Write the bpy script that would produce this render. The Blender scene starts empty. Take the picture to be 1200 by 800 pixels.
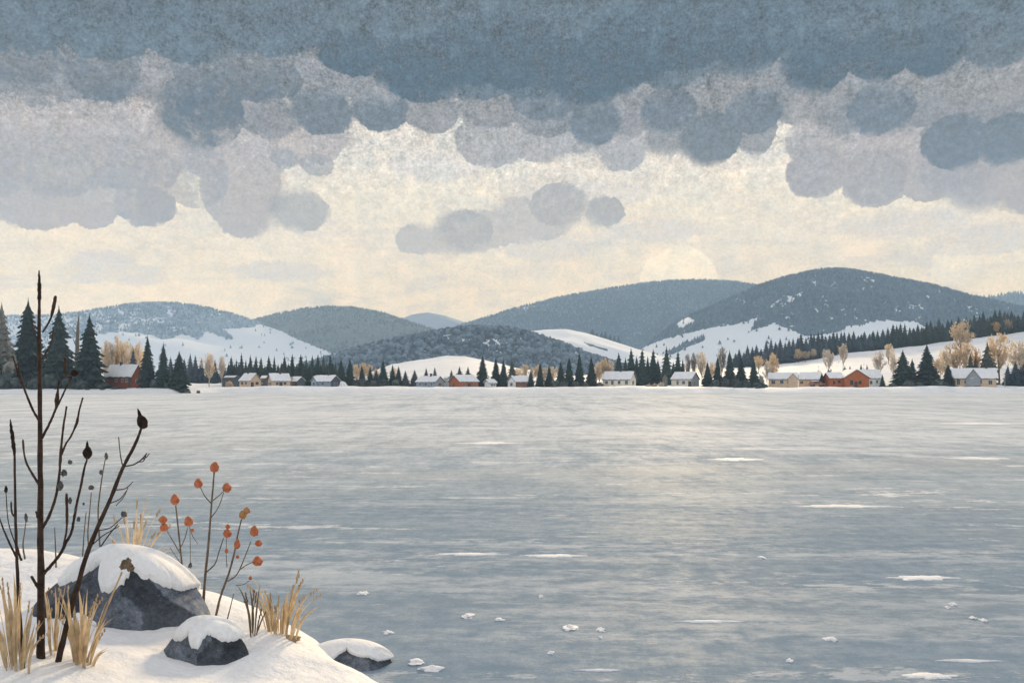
import bpy, math, random
import numpy as np
from mathutils import Vector, Matrix, noise as mnoise
R = math.radians
F = 933.33          # focal length expressed in photo pixels (28 mm lens, 1200 px wide)
H = 2.0             # eye height above the ice
HY = 451.0          # horizon row in the photo
scene = bpy.context.scene
COL = scene.collection
random.seed(7)
rng = np.random.default_rng(11)

def lin(c):
    out = []
    for v in c:
        v = v / 255.0
        out.append(v / 12.92 if v <= 0.04045 else ((v + 0.055) / 1.055) ** 2.4)
    return tuple(out)

def at(px, py, Y):
    return Vector(((px - 600) / F * Y, Y, H + (HY - py) / F * Y))

def sstep(a, b, x):
    t = np.clip((x - a) / (b - a), 0, 1)
    return t * t * (3 - 2 * t)

# ------------------------------------------------------------------ objects
def tag(o, label=None, cat=None, group=None, kind=None):
    if label: o['label'] = label
    if cat: o['category'] = cat
    if group: o['group'] = group
    if kind: o['kind'] = kind
    return o

def link(o, parent=None):
    COL.objects.link(o)
    if parent is not None: o.parent = parent
    return o

def thing(name, label, cat, loc=(0, 0, 0), rz=0.0, group=None):
    o = bpy.data.objects.new(name, None)
    o.empty_display_size = 0.2
    link(o)
    o.location = loc
    o.rotation_euler = (0, 0, rz)
    return tag(o, label, cat, group)

class MB:
    """collects polygons and builds one mesh object"""
    def __init__(self):
        self.v = []; self.f = []
    def poly(self, pts):
        n = len(self.v)
        self.v += [tuple(p) for p in pts]
        self.f.append(tuple(range(n, n + len(pts))))
    def box(self, x0, x1, y0, y1, z0, z1):
        n = len(self.v)
        self.v += [(x0, y0, z0), (x1, y0, z0), (x1, y1, z0), (x0, y1, z0), (x0, y0, z1), (x1, y0, z1), (x1, y1, z1), (x0, y1, z1)]
        for q in ((0, 3, 2, 1), (4, 5, 6, 7), (0, 1, 5, 4), (1, 2, 6, 5), (2, 3, 7, 6), (3, 0, 4, 7)):
            self.f.append(tuple(n + i for i in q))
    def prism(self, pts, d):
        """extrude a planar polygon along vector d"""
        n = len(self.v); k = len(pts)
        d = Vector(d)
        self.v += [tuple(p) for p in pts] + [tuple(Vector(p) + d) for p in pts]
        self.f.append(tuple(n + i for i in reversed(range(k))))
        self.f.append(tuple(n + k + i for i in range(k)))
        for i in range(k):
            j = (i + 1) % k
            self.f.append((n + i, n + j, n + k + j, n + k + i))
    def tube(self, pts, radii, sides=6, rough=0.0, cap=True):
        pts = [Vector(p) for p in pts]
        n0 = len(self.v)
        up = Vector((0.13, 0.97, 0.21)).normalized()
        for i, p in enumerate(pts):
            a = pts[max(0, i - 1)]; b = pts[min(len(pts) - 1, i + 1)]
            t = (b - a)
            if t.length < 1e-9: t = Vector((0, 0, 1))
            t.normalize()
            u = t.cross(up)
            if u.length < 1e-4: u = t.cross(Vector((1, 0, 0)))
            u.normalize(); w = t.cross(u)
            for k in range(sides):
                an = 2 * math.pi * k / sides
                r = radii[i] * (1 + (random.random() - 0.5) * 2 * rough)
                self.v.append(tuple(p + (u * math.cos(an) + w * math.sin(an)) * r))
        for i in range(len(pts) - 1):
            for k in range(sides):
                k2 = (k + 1) % sides
                self.f.append((n0 + i * sides + k, n0 + i * sides + k2, n0 + (i + 1) * sides + k2, n0 + (i + 1) * sides + k))
        if cap:
            self.f.append(tuple(n0 + k for k in reversed(range(sides))))
            m = n0 + (len(pts) - 1) * sides
            self.f.append(tuple(m + k for k in range(sides)))
    def blob(self, c, r, sub=2, amp=0.15, seed=0.0, freq=1.6, bottom=None):
        vs, fs = ico(sub)
        n = len(self.v)
        for p in vs:
            q = Vector(p)
            d = 1 + amp * mnoise.noise(q * freq + Vector((seed, seed * 1.7, -seed)))
            z = q.z * d * r[2]
            if bottom is not None and z < bottom: z = bottom + (z - bottom) * 0.1
            self.v.append((c[0] + q.x * d * r[0], c[1] + q.y * d * r[1], c[2] + z))
        self.f += [tuple(n + i for i in t) for t in fs]
    def mesh(self, name, material, smooth=False):
        me = bpy.data.meshes.new(name)
        me.from_pydata(self.v, [], self.f)
        me.materials.append(material)
        if smooth:
            me.polygons.foreach_set('use_smooth', [True] * len(me.polygons))
        me.update()
        return me
    def build(self, name, material, parent=None, smooth=False):
        return link(bpy.data.objects.new(name, self.mesh(name, material, smooth)), parent)

_ico = {}
def ico(sub):
    if sub in _ico: return _ico[sub]
    t = (1 + 5 ** 0.5) / 2
    vs = [Vector(p).normalized() for p in ((-1, t, 0), (1, t, 0), (-1, -t, 0), (1, -t, 0), (0, -1, t), (0, 1, t), (0, -1, -t), (0, 1, -t), (t, 0, -1), (t, 0, 1), (-t, 0, -1), (-t, 0, 1))]
    fs = [(0, 11, 5), (0, 5, 1), (0, 1, 7), (0, 7, 10), (0, 10, 11), (1, 5, 9), (5, 11, 4), (11, 10, 2), (10, 7, 6), (7, 1, 8), (3, 9, 4), (3, 4, 2), (3, 2, 6), (3, 6, 8), (3, 8, 9), (4, 9, 5), (2, 4, 11), (6, 2, 10), (8, 6, 7), (9, 8, 1)]
    for _ in range(sub):
        cache = {}; nf = []
        def mid(a, b):
            k = (min(a, b), max(a, b))
            if k not in cache:
                vs.append(((vs[a] + vs[b]) * 0.5).normalized()); cache[k] = len(vs) - 1
            return cache[k]
        for a, b, c in fs:
            ab, bc, ca = mid(a, b), mid(b, c), mid(c, a)
            nf += [(a, ab, ca), (b, bc, ab), (c, ca, bc), (ab, bc, ca)]
        fs = nf
    _ico[sub] = ([tuple(v) for v in vs], fs)
    return _ico[sub]

def np_mesh(name, V, Fc, material, smooth=True, attr=None):
    """V (n,3) array, Fc (m,k) index array; attr: dict of per-vertex floats"""
    me = bpy.data.meshes.new(name)
    m, k = Fc.shape
    me.vertices.add(len(V)); me.vertices.foreach_set('co', np.ascontiguousarray(V, dtype=np.float32).ravel())
    me.loops.add(m * k); me.loops.foreach_set('vertex_index', np.ascontiguousarray(Fc, dtype=np.int32).ravel())
    me.polygons.add(m)
    me.polygons.foreach_set('loop_start', np.arange(0, m * k, k, dtype=np.int32))
    me.polygons.foreach_set('use_smooth', np.full(m, smooth))
    me.update(calc_edges=True)
    for an, val in (attr or {}).items():
        a = me.attributes.new(an, 'FLOAT', 'POINT')
        a.data.foreach_set('value', np.ascontiguousarray(val, dtype=np.float32))
    me.materials.append(material)
    me.validate()
    return me

def grid_faces(nx, ny):
    i = np.arange(nx - 1)[None, :] + np.arange(ny - 1)[:, None] * nx
    return np.stack([i, i + 1, i + 1 + nx, i + nx], -1).reshape(-1, 4)

# smooth value noise on arrays, used for the shape of terrain and drifts
_tab = rng.random((256, 256))
def vnoise(x, y):
    xi = np.floor(x).astype(int); yi = np.floor(y).astype(int)
    fx = x - xi; fy = y - yi
    fx = fx * fx * (3 - 2 * fx); fy = fy * fy * (3 - 2 * fy)
    g = lambda a, b: _tab[a & 255, b & 255]
    return (g(xi, yi) * (1 - fx) + g(xi + 1, yi) * fx) * (1 - fy) + (g(xi, yi + 1) * (1 - fx) + g(xi + 1, yi + 1) * fx) * fy
def fbm(x, y, o=4):
    s = 0; a = 0.5; t = 0
    for k in range(o):
        s = s + a * vnoise(x * 2 ** k + 17.3 * k, y * 2 ** k - 9.1 * k); t += a; a *= 0.5
    return s / t - 0.5

# ------------------------------------------------------------------ materials
class NT:
    def __init__(self, tree): self.t = tree
    def n(self, typ, **kw):
        nd = self.t.nodes.new(typ)
        for k, v in kw.items(): setattr(nd, k, v)
        return nd
    def put(self, sock, val):
        if val is None: return
        if isinstance(val, bpy.types.NodeSocket): self.t.links.new(val, sock)
        else: sock.default_value = val
    def math(self, op, a, b=None, c=None, clamp=False):
        nd = self.n('ShaderNodeMath', operation=op, use_clamp=clamp)
        for s, v in zip(nd.inputs, (a, b, c)): self.put(s, v)
        return nd.outputs[0]
    def vmath(self, op, a, b=None, c=None):
        nd = self.n('ShaderNodeVectorMath', operation=op)
        for s, v in zip(nd.inputs, (a, b, c)): self.put(s, v)
        return nd.outputs['Value'] if op in ('LENGTH', 'DOT_PRODUCT', 'DISTANCE') else nd.outputs['Vector']
    def rng(self, v, a, b, c=0.0, d=1.0, smooth=True):
        nd = self.n('ShaderNodeMapRange', interpolation_type='SMOOTHSTEP' if smooth else 'LINEAR')
        for s, x in zip(nd.inputs, (v, a, b, c, d)): self.put(s, x)
        return nd.outputs[0]
    def mix(self, f, a, b, mode='MIX'):
        nd = self.n('ShaderNodeMix', data_type='RGBA', blend_type=mode)
        f4 = lambda x: x if isinstance(x, bpy.types.NodeSocket) else (tuple(x) + (1,))[:4]
        self.put(nd.inputs[0], f); self.put(nd.inputs[6], f4(a)); self.put(nd.inputs[7], f4(b))
        return nd.outputs[2]
    def noise(self, vec, scale, detail=4.0, rough=0.55, dist=0.0):
        nd = self.n('ShaderNodeTexNoise')
        if vec is not None: self.t.links.new(vec, nd.inputs['Vector'])
        nd.inputs['Scale'].default_value = scale; nd.inputs['Detail'].default_value = detail
        nd.inputs['Roughness'].default_value = rough; nd.inputs['Distortion'].default_value = dist
        return nd.outputs[0]
    def pos(self, world=True):
        if world: return self.n('ShaderNodeNewGeometry').outputs['Position']
        return self.n('ShaderNodeTexCoord').outputs['Object']

def new_mat(name):
    m = bpy.data.materials.new(name); m.use_nodes = True
    t = NT(m.node_tree)
    b = m.node_tree.nodes['Principled BSDF']
    return m, t, b

def mat(name, col, rough=0.8, var=0.25, scale=6.0, spec=0.3, col2=None, rand=0.0, bump=0.0, bscale=None, rough_amt=0.6, thin=0.0):
    """principled surface mottled by object-space noise; rand = variation between copies"""
    m, t, b = new_mat(name)
    p = t.pos(False)
    nz = t.noise(p, scale, 5.0, rough_amt)
    f = t.rng(nz, 0.3, 0.7)
    if col2 is None:
        d = tuple(c * (1 - var) for c in col); l = tuple(min(1, c * (1 + var)) for c in col)
    else: d, l = col, col2
    c = t.mix(f, d, l)
    if rand:
        r = t.n('ShaderNodeObjectInfo').outputs['Random']
        hs = t.n('ShaderNodeHueSaturation')
        t.put(hs.inputs['Value'], t.math('MULTIPLY_ADD', r, 2 * rand, 1 - rand))
        t.put(hs.inputs['Saturation'], t.math('MULTIPLY_ADD', t.math('FRACT', t.math('MULTIPLY', r, 7.31)), 0.5, 0.75))
        t.put(hs.inputs['Color'], c); c = hs.outputs[0]
    t.put(b.inputs['Base Color'], c)
    b.inputs['Roughness'].default_value = rough
    b.inputs['Specular IOR Level'].default_value = spec
    if bump:
        bp = t.n('ShaderNodeBump'); bp.inputs['Strength'].default_value = bump; bp.inputs['Distance'].default_value = 0.05
        t.put(bp.inputs['Height'], t.noise(p, bscale or scale * 3, 6.0, 0.65)); t.put(b.inputs['Normal'], bp.outputs[0])
    if thin:       # thin dry stuff lets some of the low sun through
        tr = t.n('ShaderNodeBsdfTranslucent'); t.put(tr.inputs['Color'], c)
        mx = t.n('ShaderNodeMixShader'); mx.inputs[0].default_value = thin
        t.t.links.new(b.outputs[0], mx.inputs[1]); t.t.links.new(tr.outputs[0], mx.inputs[2])
        t.t.links.new(mx.outputs[0], m.node_tree.nodes['Material Output'].inputs['Surface'])
    return m

SNOW = (0.86, 0.86, 0.87)
def snow_mat(name, scale, bump=0.3, dist=0.05, var=0.05, world=True):
    m, t, b = new_mat(name)
    p = t.pos(world)
    a = t.noise(p, scale, 6.0, 0.6); g = t.noise(p, scale * 14, 3.0, 0.7)
    f = t.math('ADD', t.math('MULTIPLY', a, 0.6), t.math('MULTIPLY', g, 0.4))
    c = t.mix(t.rng(f, 0.36, 0.64), tuple(x * (1 - 2.2 * var) for x in SNOW), tuple(min(1, x * (1 + var)) for x in SNOW))
    t.put(b.inputs['Base Color'], c)
    b.inputs['Roughness'].default_value = 0.75; b.inputs['Specular IOR Level'].default_value = 0.25
    bp = t.n('ShaderNodeBump'); bp.inputs['Strength'].default_value = bump; bp.inputs['Distance'].default_value = dist
    t.put(bp.inputs['Height'], f); t.put(b.inputs['Normal'], bp.outputs[0])
    return m
# ------------------------------------------------------------------ sky, sun, haze
SUN_AZ, SUN_EL = 12.0, 17.0
HAZE = 2.25e-4
HAZE_L = (0.36, 0.47, 0.57)      # what the lit air adds, used only to choose the sky behind it

def behind_haze(c, el):
    """sky radiance that shows as c once seen through the haze at elevation el (radians)"""
    el = max(el, 0.03)
    L = min(4800 / math.cos(el), 380 / math.sin(el))
    t = math.exp(-HAZE * L)
    return tuple(max(0.02, (x - h * (1 - t)) / t) for x, h in zip(c, HAZE_L))

def build_sky():
    w = bpy.data.worlds.new('World'); scene.world = w; w.use_nodes = True
    t = NT(w.node_tree)
    for nd in list(w.node_tree.nodes): w.node_tree.nodes.remove(nd)
    d = t.n('ShaderNodeTexCoord').outputs['Generated']
    s = t.n('ShaderNodeSeparateXYZ'); t.put(s.inputs[0], d)
    az = t.math('ARCTAN2', s.outputs[0], s.outputs[1])
    el = t.math('ARCSINE', s.outputs[2])
    rise = t.math('DIVIDE', s.outputs[2], t.math('MAXIMUM', s.outputs[1], 0.05))     # slope of the sight line above the level bank
    cb = t.n('ShaderNodeCombineXYZ')
    t.put(cb.inputs[0], t.math('MULTIPLY', az, F)); t.put(cb.inputs[1], t.math('MULTIPLY', el, F))
    P = cb.outputs[0]
    # soft wobble so that the cloud edges are not clean arcs
    def noise_col(vec, scale, detail, rough=0.6):
        nd = t.n('ShaderNodeTexNoise'); t.put(nd.inputs['Vector'], vec)
        nd.inputs['Scale'].default_value = scale; nd.inputs['Detail'].default_value = detail; nd.inputs['Roughness'].default_value = rough
        return nd.outputs
    wob = noise_col(P, 0.075, 6.0, 0.75)
    PW = t.vmath('MULTIPLY_ADD', t.vmath('SUBTRACT', wob[1], (0.5, 0.5, 0.5)), (15, 15, 0), P)
    big = t.noise(P, 0.011, 7.0, 0.62)
    mid = t.noise(P, 0.045, 6.0, 0.7)
    fine = t.noise(P, 0.33, 3.0, 0.7)
    # clear low sky: colour by elevation
    ramp = t.n('ShaderNodeValToRGB')
    els = ramp.color_ramp.elements
    stops = [(395, (234, 218, 197)), (360, (234, 219, 199)), (325, (232, 220, 203)), (285, (231, 221, 206)), (245, (231, 223, 208)), (200, (227, 221, 211)), (165, (221, 218, 213)), (110, (196, 199, 204)), (40, (150, 160, 170))]
    EMAX = 520.0
    for i, (py, c) in enumerate(stops):
        e = math.atan((HY - py) / F)
        col = behind_haze(lin(c), e)
        if i < 2: k = els[i]
        else: k = els.new(0.5)
        k.position = e * F / EMAX; k.color = col + (1,)
    # re-sort happens by position; assign again to be safe
    for (py, c), k in zip(stops, sorted(els, key=lambda q: q.position)):
        e = math.atan((HY - py) / F); k.color = behind_haze(lin(c), e) + (1,)
    t.put(ramp.inputs[0], t.math('DIVIDE', t.math('MULTIPLY', el, F), EMAX))
    c = ramp.outputs[0]
    # thin grey wisps across the light sky, drawn out along the horizon
    PS = t.vmath('MULTIPLY', P, (0.22, 1.0, 1.0))
    ws = t.noise(PS, 0.035, 7.0, 0.68, 0.6)
    c = t.mix(t.rng(ws, 0.45, 0.72, 0, 0.55), c, behind_haze(lin((200, 198, 199)), 0.2))
    PS2 = t.vmath('MULTIPLY_ADD', P, (0.3, 1.2, 1.0), (300, 70, 0))
    ws2 = t.noise(PS2, 0.05, 6.0, 0.7, 0.4)
    c = t.mix(t.rng(ws2, 0.52, 0.74, 0, 0.25), c, behind_haze(lin((244, 233, 214)), 0.15))
    def lobe_dist(lobes, vec, column):
        """distance field of a union of lobes: 1 on the rim, 0 in the middle; columns run on upwards from the middle of each lobe"""
        D = None
        for (px, py, rx, ry) in lobes:
            a = math.atan((px - 600) / F); e = math.atan((HY - py) / F * math.cos(a))
            ax, ay = rx * math.cos(a) ** 2, ry * math.cos(a) * math.cos(e) ** 2
            q = t.vmath('MULTIPLY_ADD', vec, (1 / ax, 1 / ay, 0), (-a * F / ax, -e * F / ay, 0))
            if column: q = t.vmath('MINIMUM', q, (1e6, 0, 0))
            q = t.vmath('LENGTH', q)
            D = q if D is None else t.math('MINIMUM', D, q)
        return D
    def layer(lobes, col, alpha, inner=1.0, edge=0.03, ragged=0.0, vec=None, py=None, tex=None, top=None, col_up=None, fill=None):
        """one bank of cloud with a crisp scalloped under-edge; top = (row where it begins to thin out, row where it is gone)"""
        nonlocal c
        D = lobe_dist(lobes, vec or PW, (top is not None) if col_up is None else col_up)
        if fill is not None:
            fv = t.math('MULTIPLY_ADD', t.math('SUBTRACT', mid, 0.5), 0.10, rise)
            D = t.math('MINIMUM', D, t.rng(fv, (HY - fill - 9) / F, (HY - fill + 9) / F, 1.2, 0.0))
        if ragged: D = t.math('MULTIPLY_ADD', t.math('SUBTRACT', mid, 0.5), ragged, D)
        m = t.rng(D, t.math('MULTIPLY_ADD', soft_e, 1.0, 1 + edge * 0.5), t.math('MULTIPLY_ADD', soft_e, -1.6, 1 - edge * 0.5), 0, alpha)
        if top is not None and top[1] > -900:
            e0, e1 = ((HY - q) / F for q in top)
            ev = t.math('MULTIPLY_ADD', t.math('SUBTRACT', t.math('ADD', t.math('MULTIPLY', big, 0.6), t.math('MULTIPLY', mid, 0.4)), 0.5), 0.22, rise)
            m = t.math('MULTIPLY', m, t.rng(ev, e0, e1, 1.0, inner))
        if tex is not None: m = t.math('MULTIPLY', m, tex)
        e = math.atan((HY - (py if py is not None else sum(q[1] for q in lobes) / len(lobes))) / F)
        c = t.mix(m, c, behind_haze(lin(col), e))
    soft_e = t.rng(t.noise(P, 0.017, 3.0, 0.6), 0.45, 0.62, 0.0, 0.20)
    blot = t.rng(t.math('ADD', t.math('MULTIPLY', big, 0.5), t.math('MULTIPLY', mid, 0.5)), 0.40, 0.56, 0.84, 1.0)
    holes = t.rng(t.math('ADD', t.math('MULTIPLY', big, 0.35), t.math('MULTIPLY', mid, 0.65)), 0.38, 0.55, 0.2, 1.0)
    layer([(795, 335, 47, 47)], (250, 238, 216), 0.45, 1, 0.02, 0, P)
    layer([(1117, 310, 27, 26)], (246, 233, 212), 0.5, 1, 0.04)
    layer([(120, 312, 42, 18), (160, 322, 34, 14), (95, 322, 30, 12), (330, 318, 55, 12), (1150, 282, 70, 20), (1060, 262, 80, 18), (690, 228, 90, 14), (510, 195, 60, 16), (770, 270, 60, 14), (640, 292, 60, 14)], (196, 199, 205), 0.45, 1, 0.3, 1.2, None, 270, holes)
    # light lilac-grey bank: left, middle, right
    layer([(40, 232, 62, 38), (110, 247, 29, 22), (170, 238, 38, 28), (60, 150, 150, 100), (150, 165, 72, 72), (285, 214, 50, 66), (250, 150, 80, 60), (345, 160, 62, 36), (-30, 220, 60, 40)], (178, 176, 180), 0.93, 1.0, 0.025, 0.15, None, 200, blot)
    layer([(170, 240, 38, 25), (62, 190, 66, 42), (135, 176, 72, 46), (-10, 185, 50, 46), (230, 205, 40, 40)], (156, 162, 171), 0.66, 0.1, 0.03, 0.15, None, 200, holes, (215, 110), False)
    layer([(350, 247, 37, 25), (333, 186, 17, 12), (372, 193, 20, 13)], (160, 166, 174), 0.75, 1, 0.03, 0.1, None, 210, blot)
    layer([(605, 258, 34, 28), (655, 240, 36, 26), (708, 248, 25, 18), (545, 272, 40, 27), (487, 281, 24, 18), (520, 280, 40, 18), (630, 262, 40, 20), (575, 268, 40, 22)], (182, 183, 187), 0.78, 1, 0.03, 0.3, None, 260, blot)
    layer([(655, 240, 36, 26), (708, 248, 25, 18), (545, 270, 34, 24)], (160, 165, 172), 0.55, 1, 0.03, 0.3, None, 245, holes)
    layer([(575, 164, 42, 33), (635, 160, 42, 32), (729, 176, 31, 25), (690, 146, 50, 36)], (166, 169, 176), 0.9, 1, 0.025, 0.05, None, 160, blot)
    layer([(955, 203, 36, 30), (1025, 214, 40, 30), (1088, 208, 38, 29), (1150, 214, 48, 34), (1220, 222, 60, 30), (1010, 170, 70, 50), (1100, 170, 90, 56), (1190, 180, 70, 60), (970, 165, 50, 40)], (170, 170, 176), 0.93, 1, 0.025, 0.15, None, 200, blot)
    layer([(1025, 208, 38, 32), (955, 200, 34, 30), (1120, 200, 44, 32)], (154, 158, 167), 0.5, 1, 0.03, 0.3, None, 200, holes)
    # mid grey-blue bank
    layer([(30, 66, 62, 40), (110, 78, 54, 40), (180, 80, 50, 40), (250, 116, 46, 36), (315, 138, 36, 25), (378, 129, 38, 30), (445, 125, 36, 29), (505, 127, 36, 29), (575, 118, 44, 34), (640, 128, 40, 34), (697, 138, 34, 35), (742, 142, 28, 21), (784, 152, 36, 31), (832, 158, 38, 36), (884, 148, 28, 34), (935, 108, 44, 40), (985, 118, 40, 40), (1032, 125, 44, 35), (1120, 162, 43, 36), (1182, 160, 44, 33), (1080, 120, 44, 30), (1150, 126, 54, 36), (835, 120, 64, 30), (735, 118, 50, 26)], (140, 145, 153), 0.93, 1.0, 0.02, 0.05, None, 110, blot, (0, -1000), False, 116)
    layer([(378, 131, 37, 28), (445, 127, 33, 27), (832, 162, 37, 32), (697, 140, 31, 32), (1032, 128, 41, 31), (1120, 166, 42, 32), (1182, 163, 43, 30), (640, 112, 44, 30), (784, 130, 34, 28), (884, 130, 34, 28)], (112, 127, 141), 0.82, 0.0, 0.025, 0.08, None, 130, blot, (130, 70), False)
    layer([(20, 60, 56, 42), (118, 76, 48, 45), (235, 132, 52, 44), (305, 92, 50, 30), (260, 80, 60, 40)], (98, 115, 130), 0.88, 0.2, 0.03, 0.12, None, 90, holes, (120, 40), False)
    # dark upper bank
    layer([(20, 20, 70, 36), (120, 30, 60, 40), (220, 36, 60, 40), (320, 26, 60, 40), (412, 58, 42, 32), (495, 80, 58, 41), (560, 84, 50, 34), (620, 74, 56, 42), (690, 78, 72, 44), (790, 62, 66, 42), (870, 56, 50, 36), (957, 68, 43, 42), (1030, 62, 38, 34), (1095, 54, 40, 37), (1170, 36, 50, 44)], (104, 122, 136), 0.92, 1.0, 0.03, 0.12, None, 60, blot, (-300, -1000), False, 58)
    layer([(495, 82, 56, 38), (690, 82, 70, 39), (957, 70, 42, 39), (1095, 56, 38, 34), (412, 62, 40, 28), (1030, 64, 36, 31), (600, 60, 60, 46), (800, 40, 70, 44), (560, 60, 70, 40), (740, 50, 60, 50), (880, 40, 60, 40)], (84, 103, 119), 0.78, 0.2, 0.03, 0.3, None, 60, holes, (90, 0), False)
    # unseen sky overhead and behind: pale overcast made bright to light the scene
    away = t.math('MAXIMUM', t.rng(t.math('ABSOLUTE', az), 0.68, 1.2), t.rng(el, 0.55, 0.85))
    oc = t.mix(t.rng(big, 0.3, 0.7), (0.84, 0.83, 0.86), (1.12, 1.10, 1.09))
    c = t.mix(away, c, oc)
    # painterly mottling: slow blotches and a fine grain
    gain = t.math('ADD', t.math('MULTIPLY', t.math('SUBTRACT', mid, 0.5), 1.5), t.math('MULTIPLY', t.math('SUBTRACT', fine, 0.5), 1.25))
    gain = t.math('ADD', gain, t.math('MULTIPLY', t.math('SUBTRACT', big, 0.5), 0.55))
    lowk = t.rng(el, 0.20, 0.40, 0.34, 1.9)
    speck = t.noise(P, 0.13, 4.0, 0.8)
    gain = t.math('MULTIPLY', gain, lowk)
    gain = t.math('ADD', gain, t.math('MULTIPLY', t.math('SUBTRACT', speck, 0.5), t.rng(el, 0.12, 0.40, 0.25, 2.4)))
    gain = t.math('ADD', gain, t.math('MULTIPLY', t.rng(speck, 0.60, 0.74), t.rng(el, 0.16, 0.34, 0.0, 0.55)))
    gain = t.math('ADD', gain, 1.0)
    c = t.mix(1.0, c, gain, 'MULTIPLY')
    hue = t.rng(t.math('ADD', t.math('MULTIPLY', fine, 0.4), t.math('MULTIPLY', t.noise(P, 0.022, 5.0, 0.7), 0.6)), 0.38, 0.62)
    c = t.mix(1.0, c, t.mix(hue, (0.955, 0.995, 1.03), (1.055, 1.0, 0.94)), 'MULTIPLY')
    sky = t.n('ShaderNodeTexSky', sky_type='NISHITA', sun_disc=False)
    sky.sun_elevation = R(SUN_EL); sky.sun_rotation = R(SUN_AZ); sky.dust_density = 3.0
    b1 = t.n('ShaderNodeBackground'); t.put(b1.inputs[0], sky.outputs[0]); b1.inputs[1].default_value = 0.08
    b2 = t.n('ShaderNodeBackground'); t.put(b2.inputs[0], c); b2.inputs[1].default_value = 1.0
    mx = t.n('ShaderNodeMixShader'); t.put(mx.inputs[0], t.rng(away, 0.0, 1.0, 1.0, 0.75))
    t.t.links.new(b1.outputs[0], mx.inputs[1]); t.t.links.new(b2.outputs[0], mx.inputs[2])
    o = t.n('ShaderNodeOutputWorld'); t.t.links.new(mx.outputs[0], o.inputs[0])
    w.cycles.sampling_method = 'MANUAL'; w.cycles.sample_map_resolution = 512
build_sky()

sun = bpy.data.lights.new('sun', 'SUN'); sun.energy = 4.6; sun.angle = R(8); sun.color = (1.0, 0.75, 0.44)
so = bpy.data.objects.new('sun', sun); COL.objects.link(so)
sd = Vector((math.sin(R(SUN_AZ)) * math.cos(R(SUN_EL)), math.cos(R(SUN_AZ)) * math.cos(R(SUN_EL)), math.sin(R(SUN_EL))))
so.rotation_euler = sd.to_track_quat('Z', 'Y').to_euler(); so.location = sd * 300

cam = bpy.data.cameras.new('camera'); cam.lens = 28.0; cam.sensor_width = 36.0; cam.sensor_fit = 'HORIZONTAL'
cam.shift_y = (HY - 400) / 1200.0; cam.clip_start = 0.1; cam.clip_end = 30000
co = bpy.data.objects.new('camera', cam); COL.objects.link(co); co.location = (0, 0, H); co.rotation_euler = (R(90), 0, 0)
scene.camera = co
scene.view_settings.view_transform = 'Standard'; scene.view_settings.look = 'None'
scene.view_settings.exposure = 0; scene.view_settings.gamma = 1
cy = scene.cycles
cy.use_denoising = True; cy.use_adaptive_sampling = True; cy.adaptive_threshold = 0.015; cy.adaptive_min_samples = 16
cy.max_bounces = 6; cy.diffuse_bounces = 2; cy.glossy_bounces = 2; cy.transmission_bounces = 2; cy.transparent_max_bounces = 4; cy.volume_bounces = 1

def build_haze():
    m = bpy.data.materials.new('haze_air'); m.use_nodes = True
    t = NT(m.node_tree)
    m.node_tree.nodes.remove(m.node_tree.nodes['Principled BSDF'])
    v = t.n('ShaderNodeVolumePrincipled')
    v.inputs['Color'].default_value = (0.50, 0.74, 1.0, 1); v.inputs['Density'].default_value = HAZE; v.inputs['Anisotropy'].default_value = 0.0
    t.t.links.new(v.outputs[0], m.node_tree.nodes['Material Output'].inputs['Volume'])
    b = MB(); b.box(-4800, 4800, -4800, 4800, -4.0, 385)
    o = b.build('haze', m); tag(o, 'thin pale blue winter haze over lake and hills', 'haze', kind='stuff')
build_haze()
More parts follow.
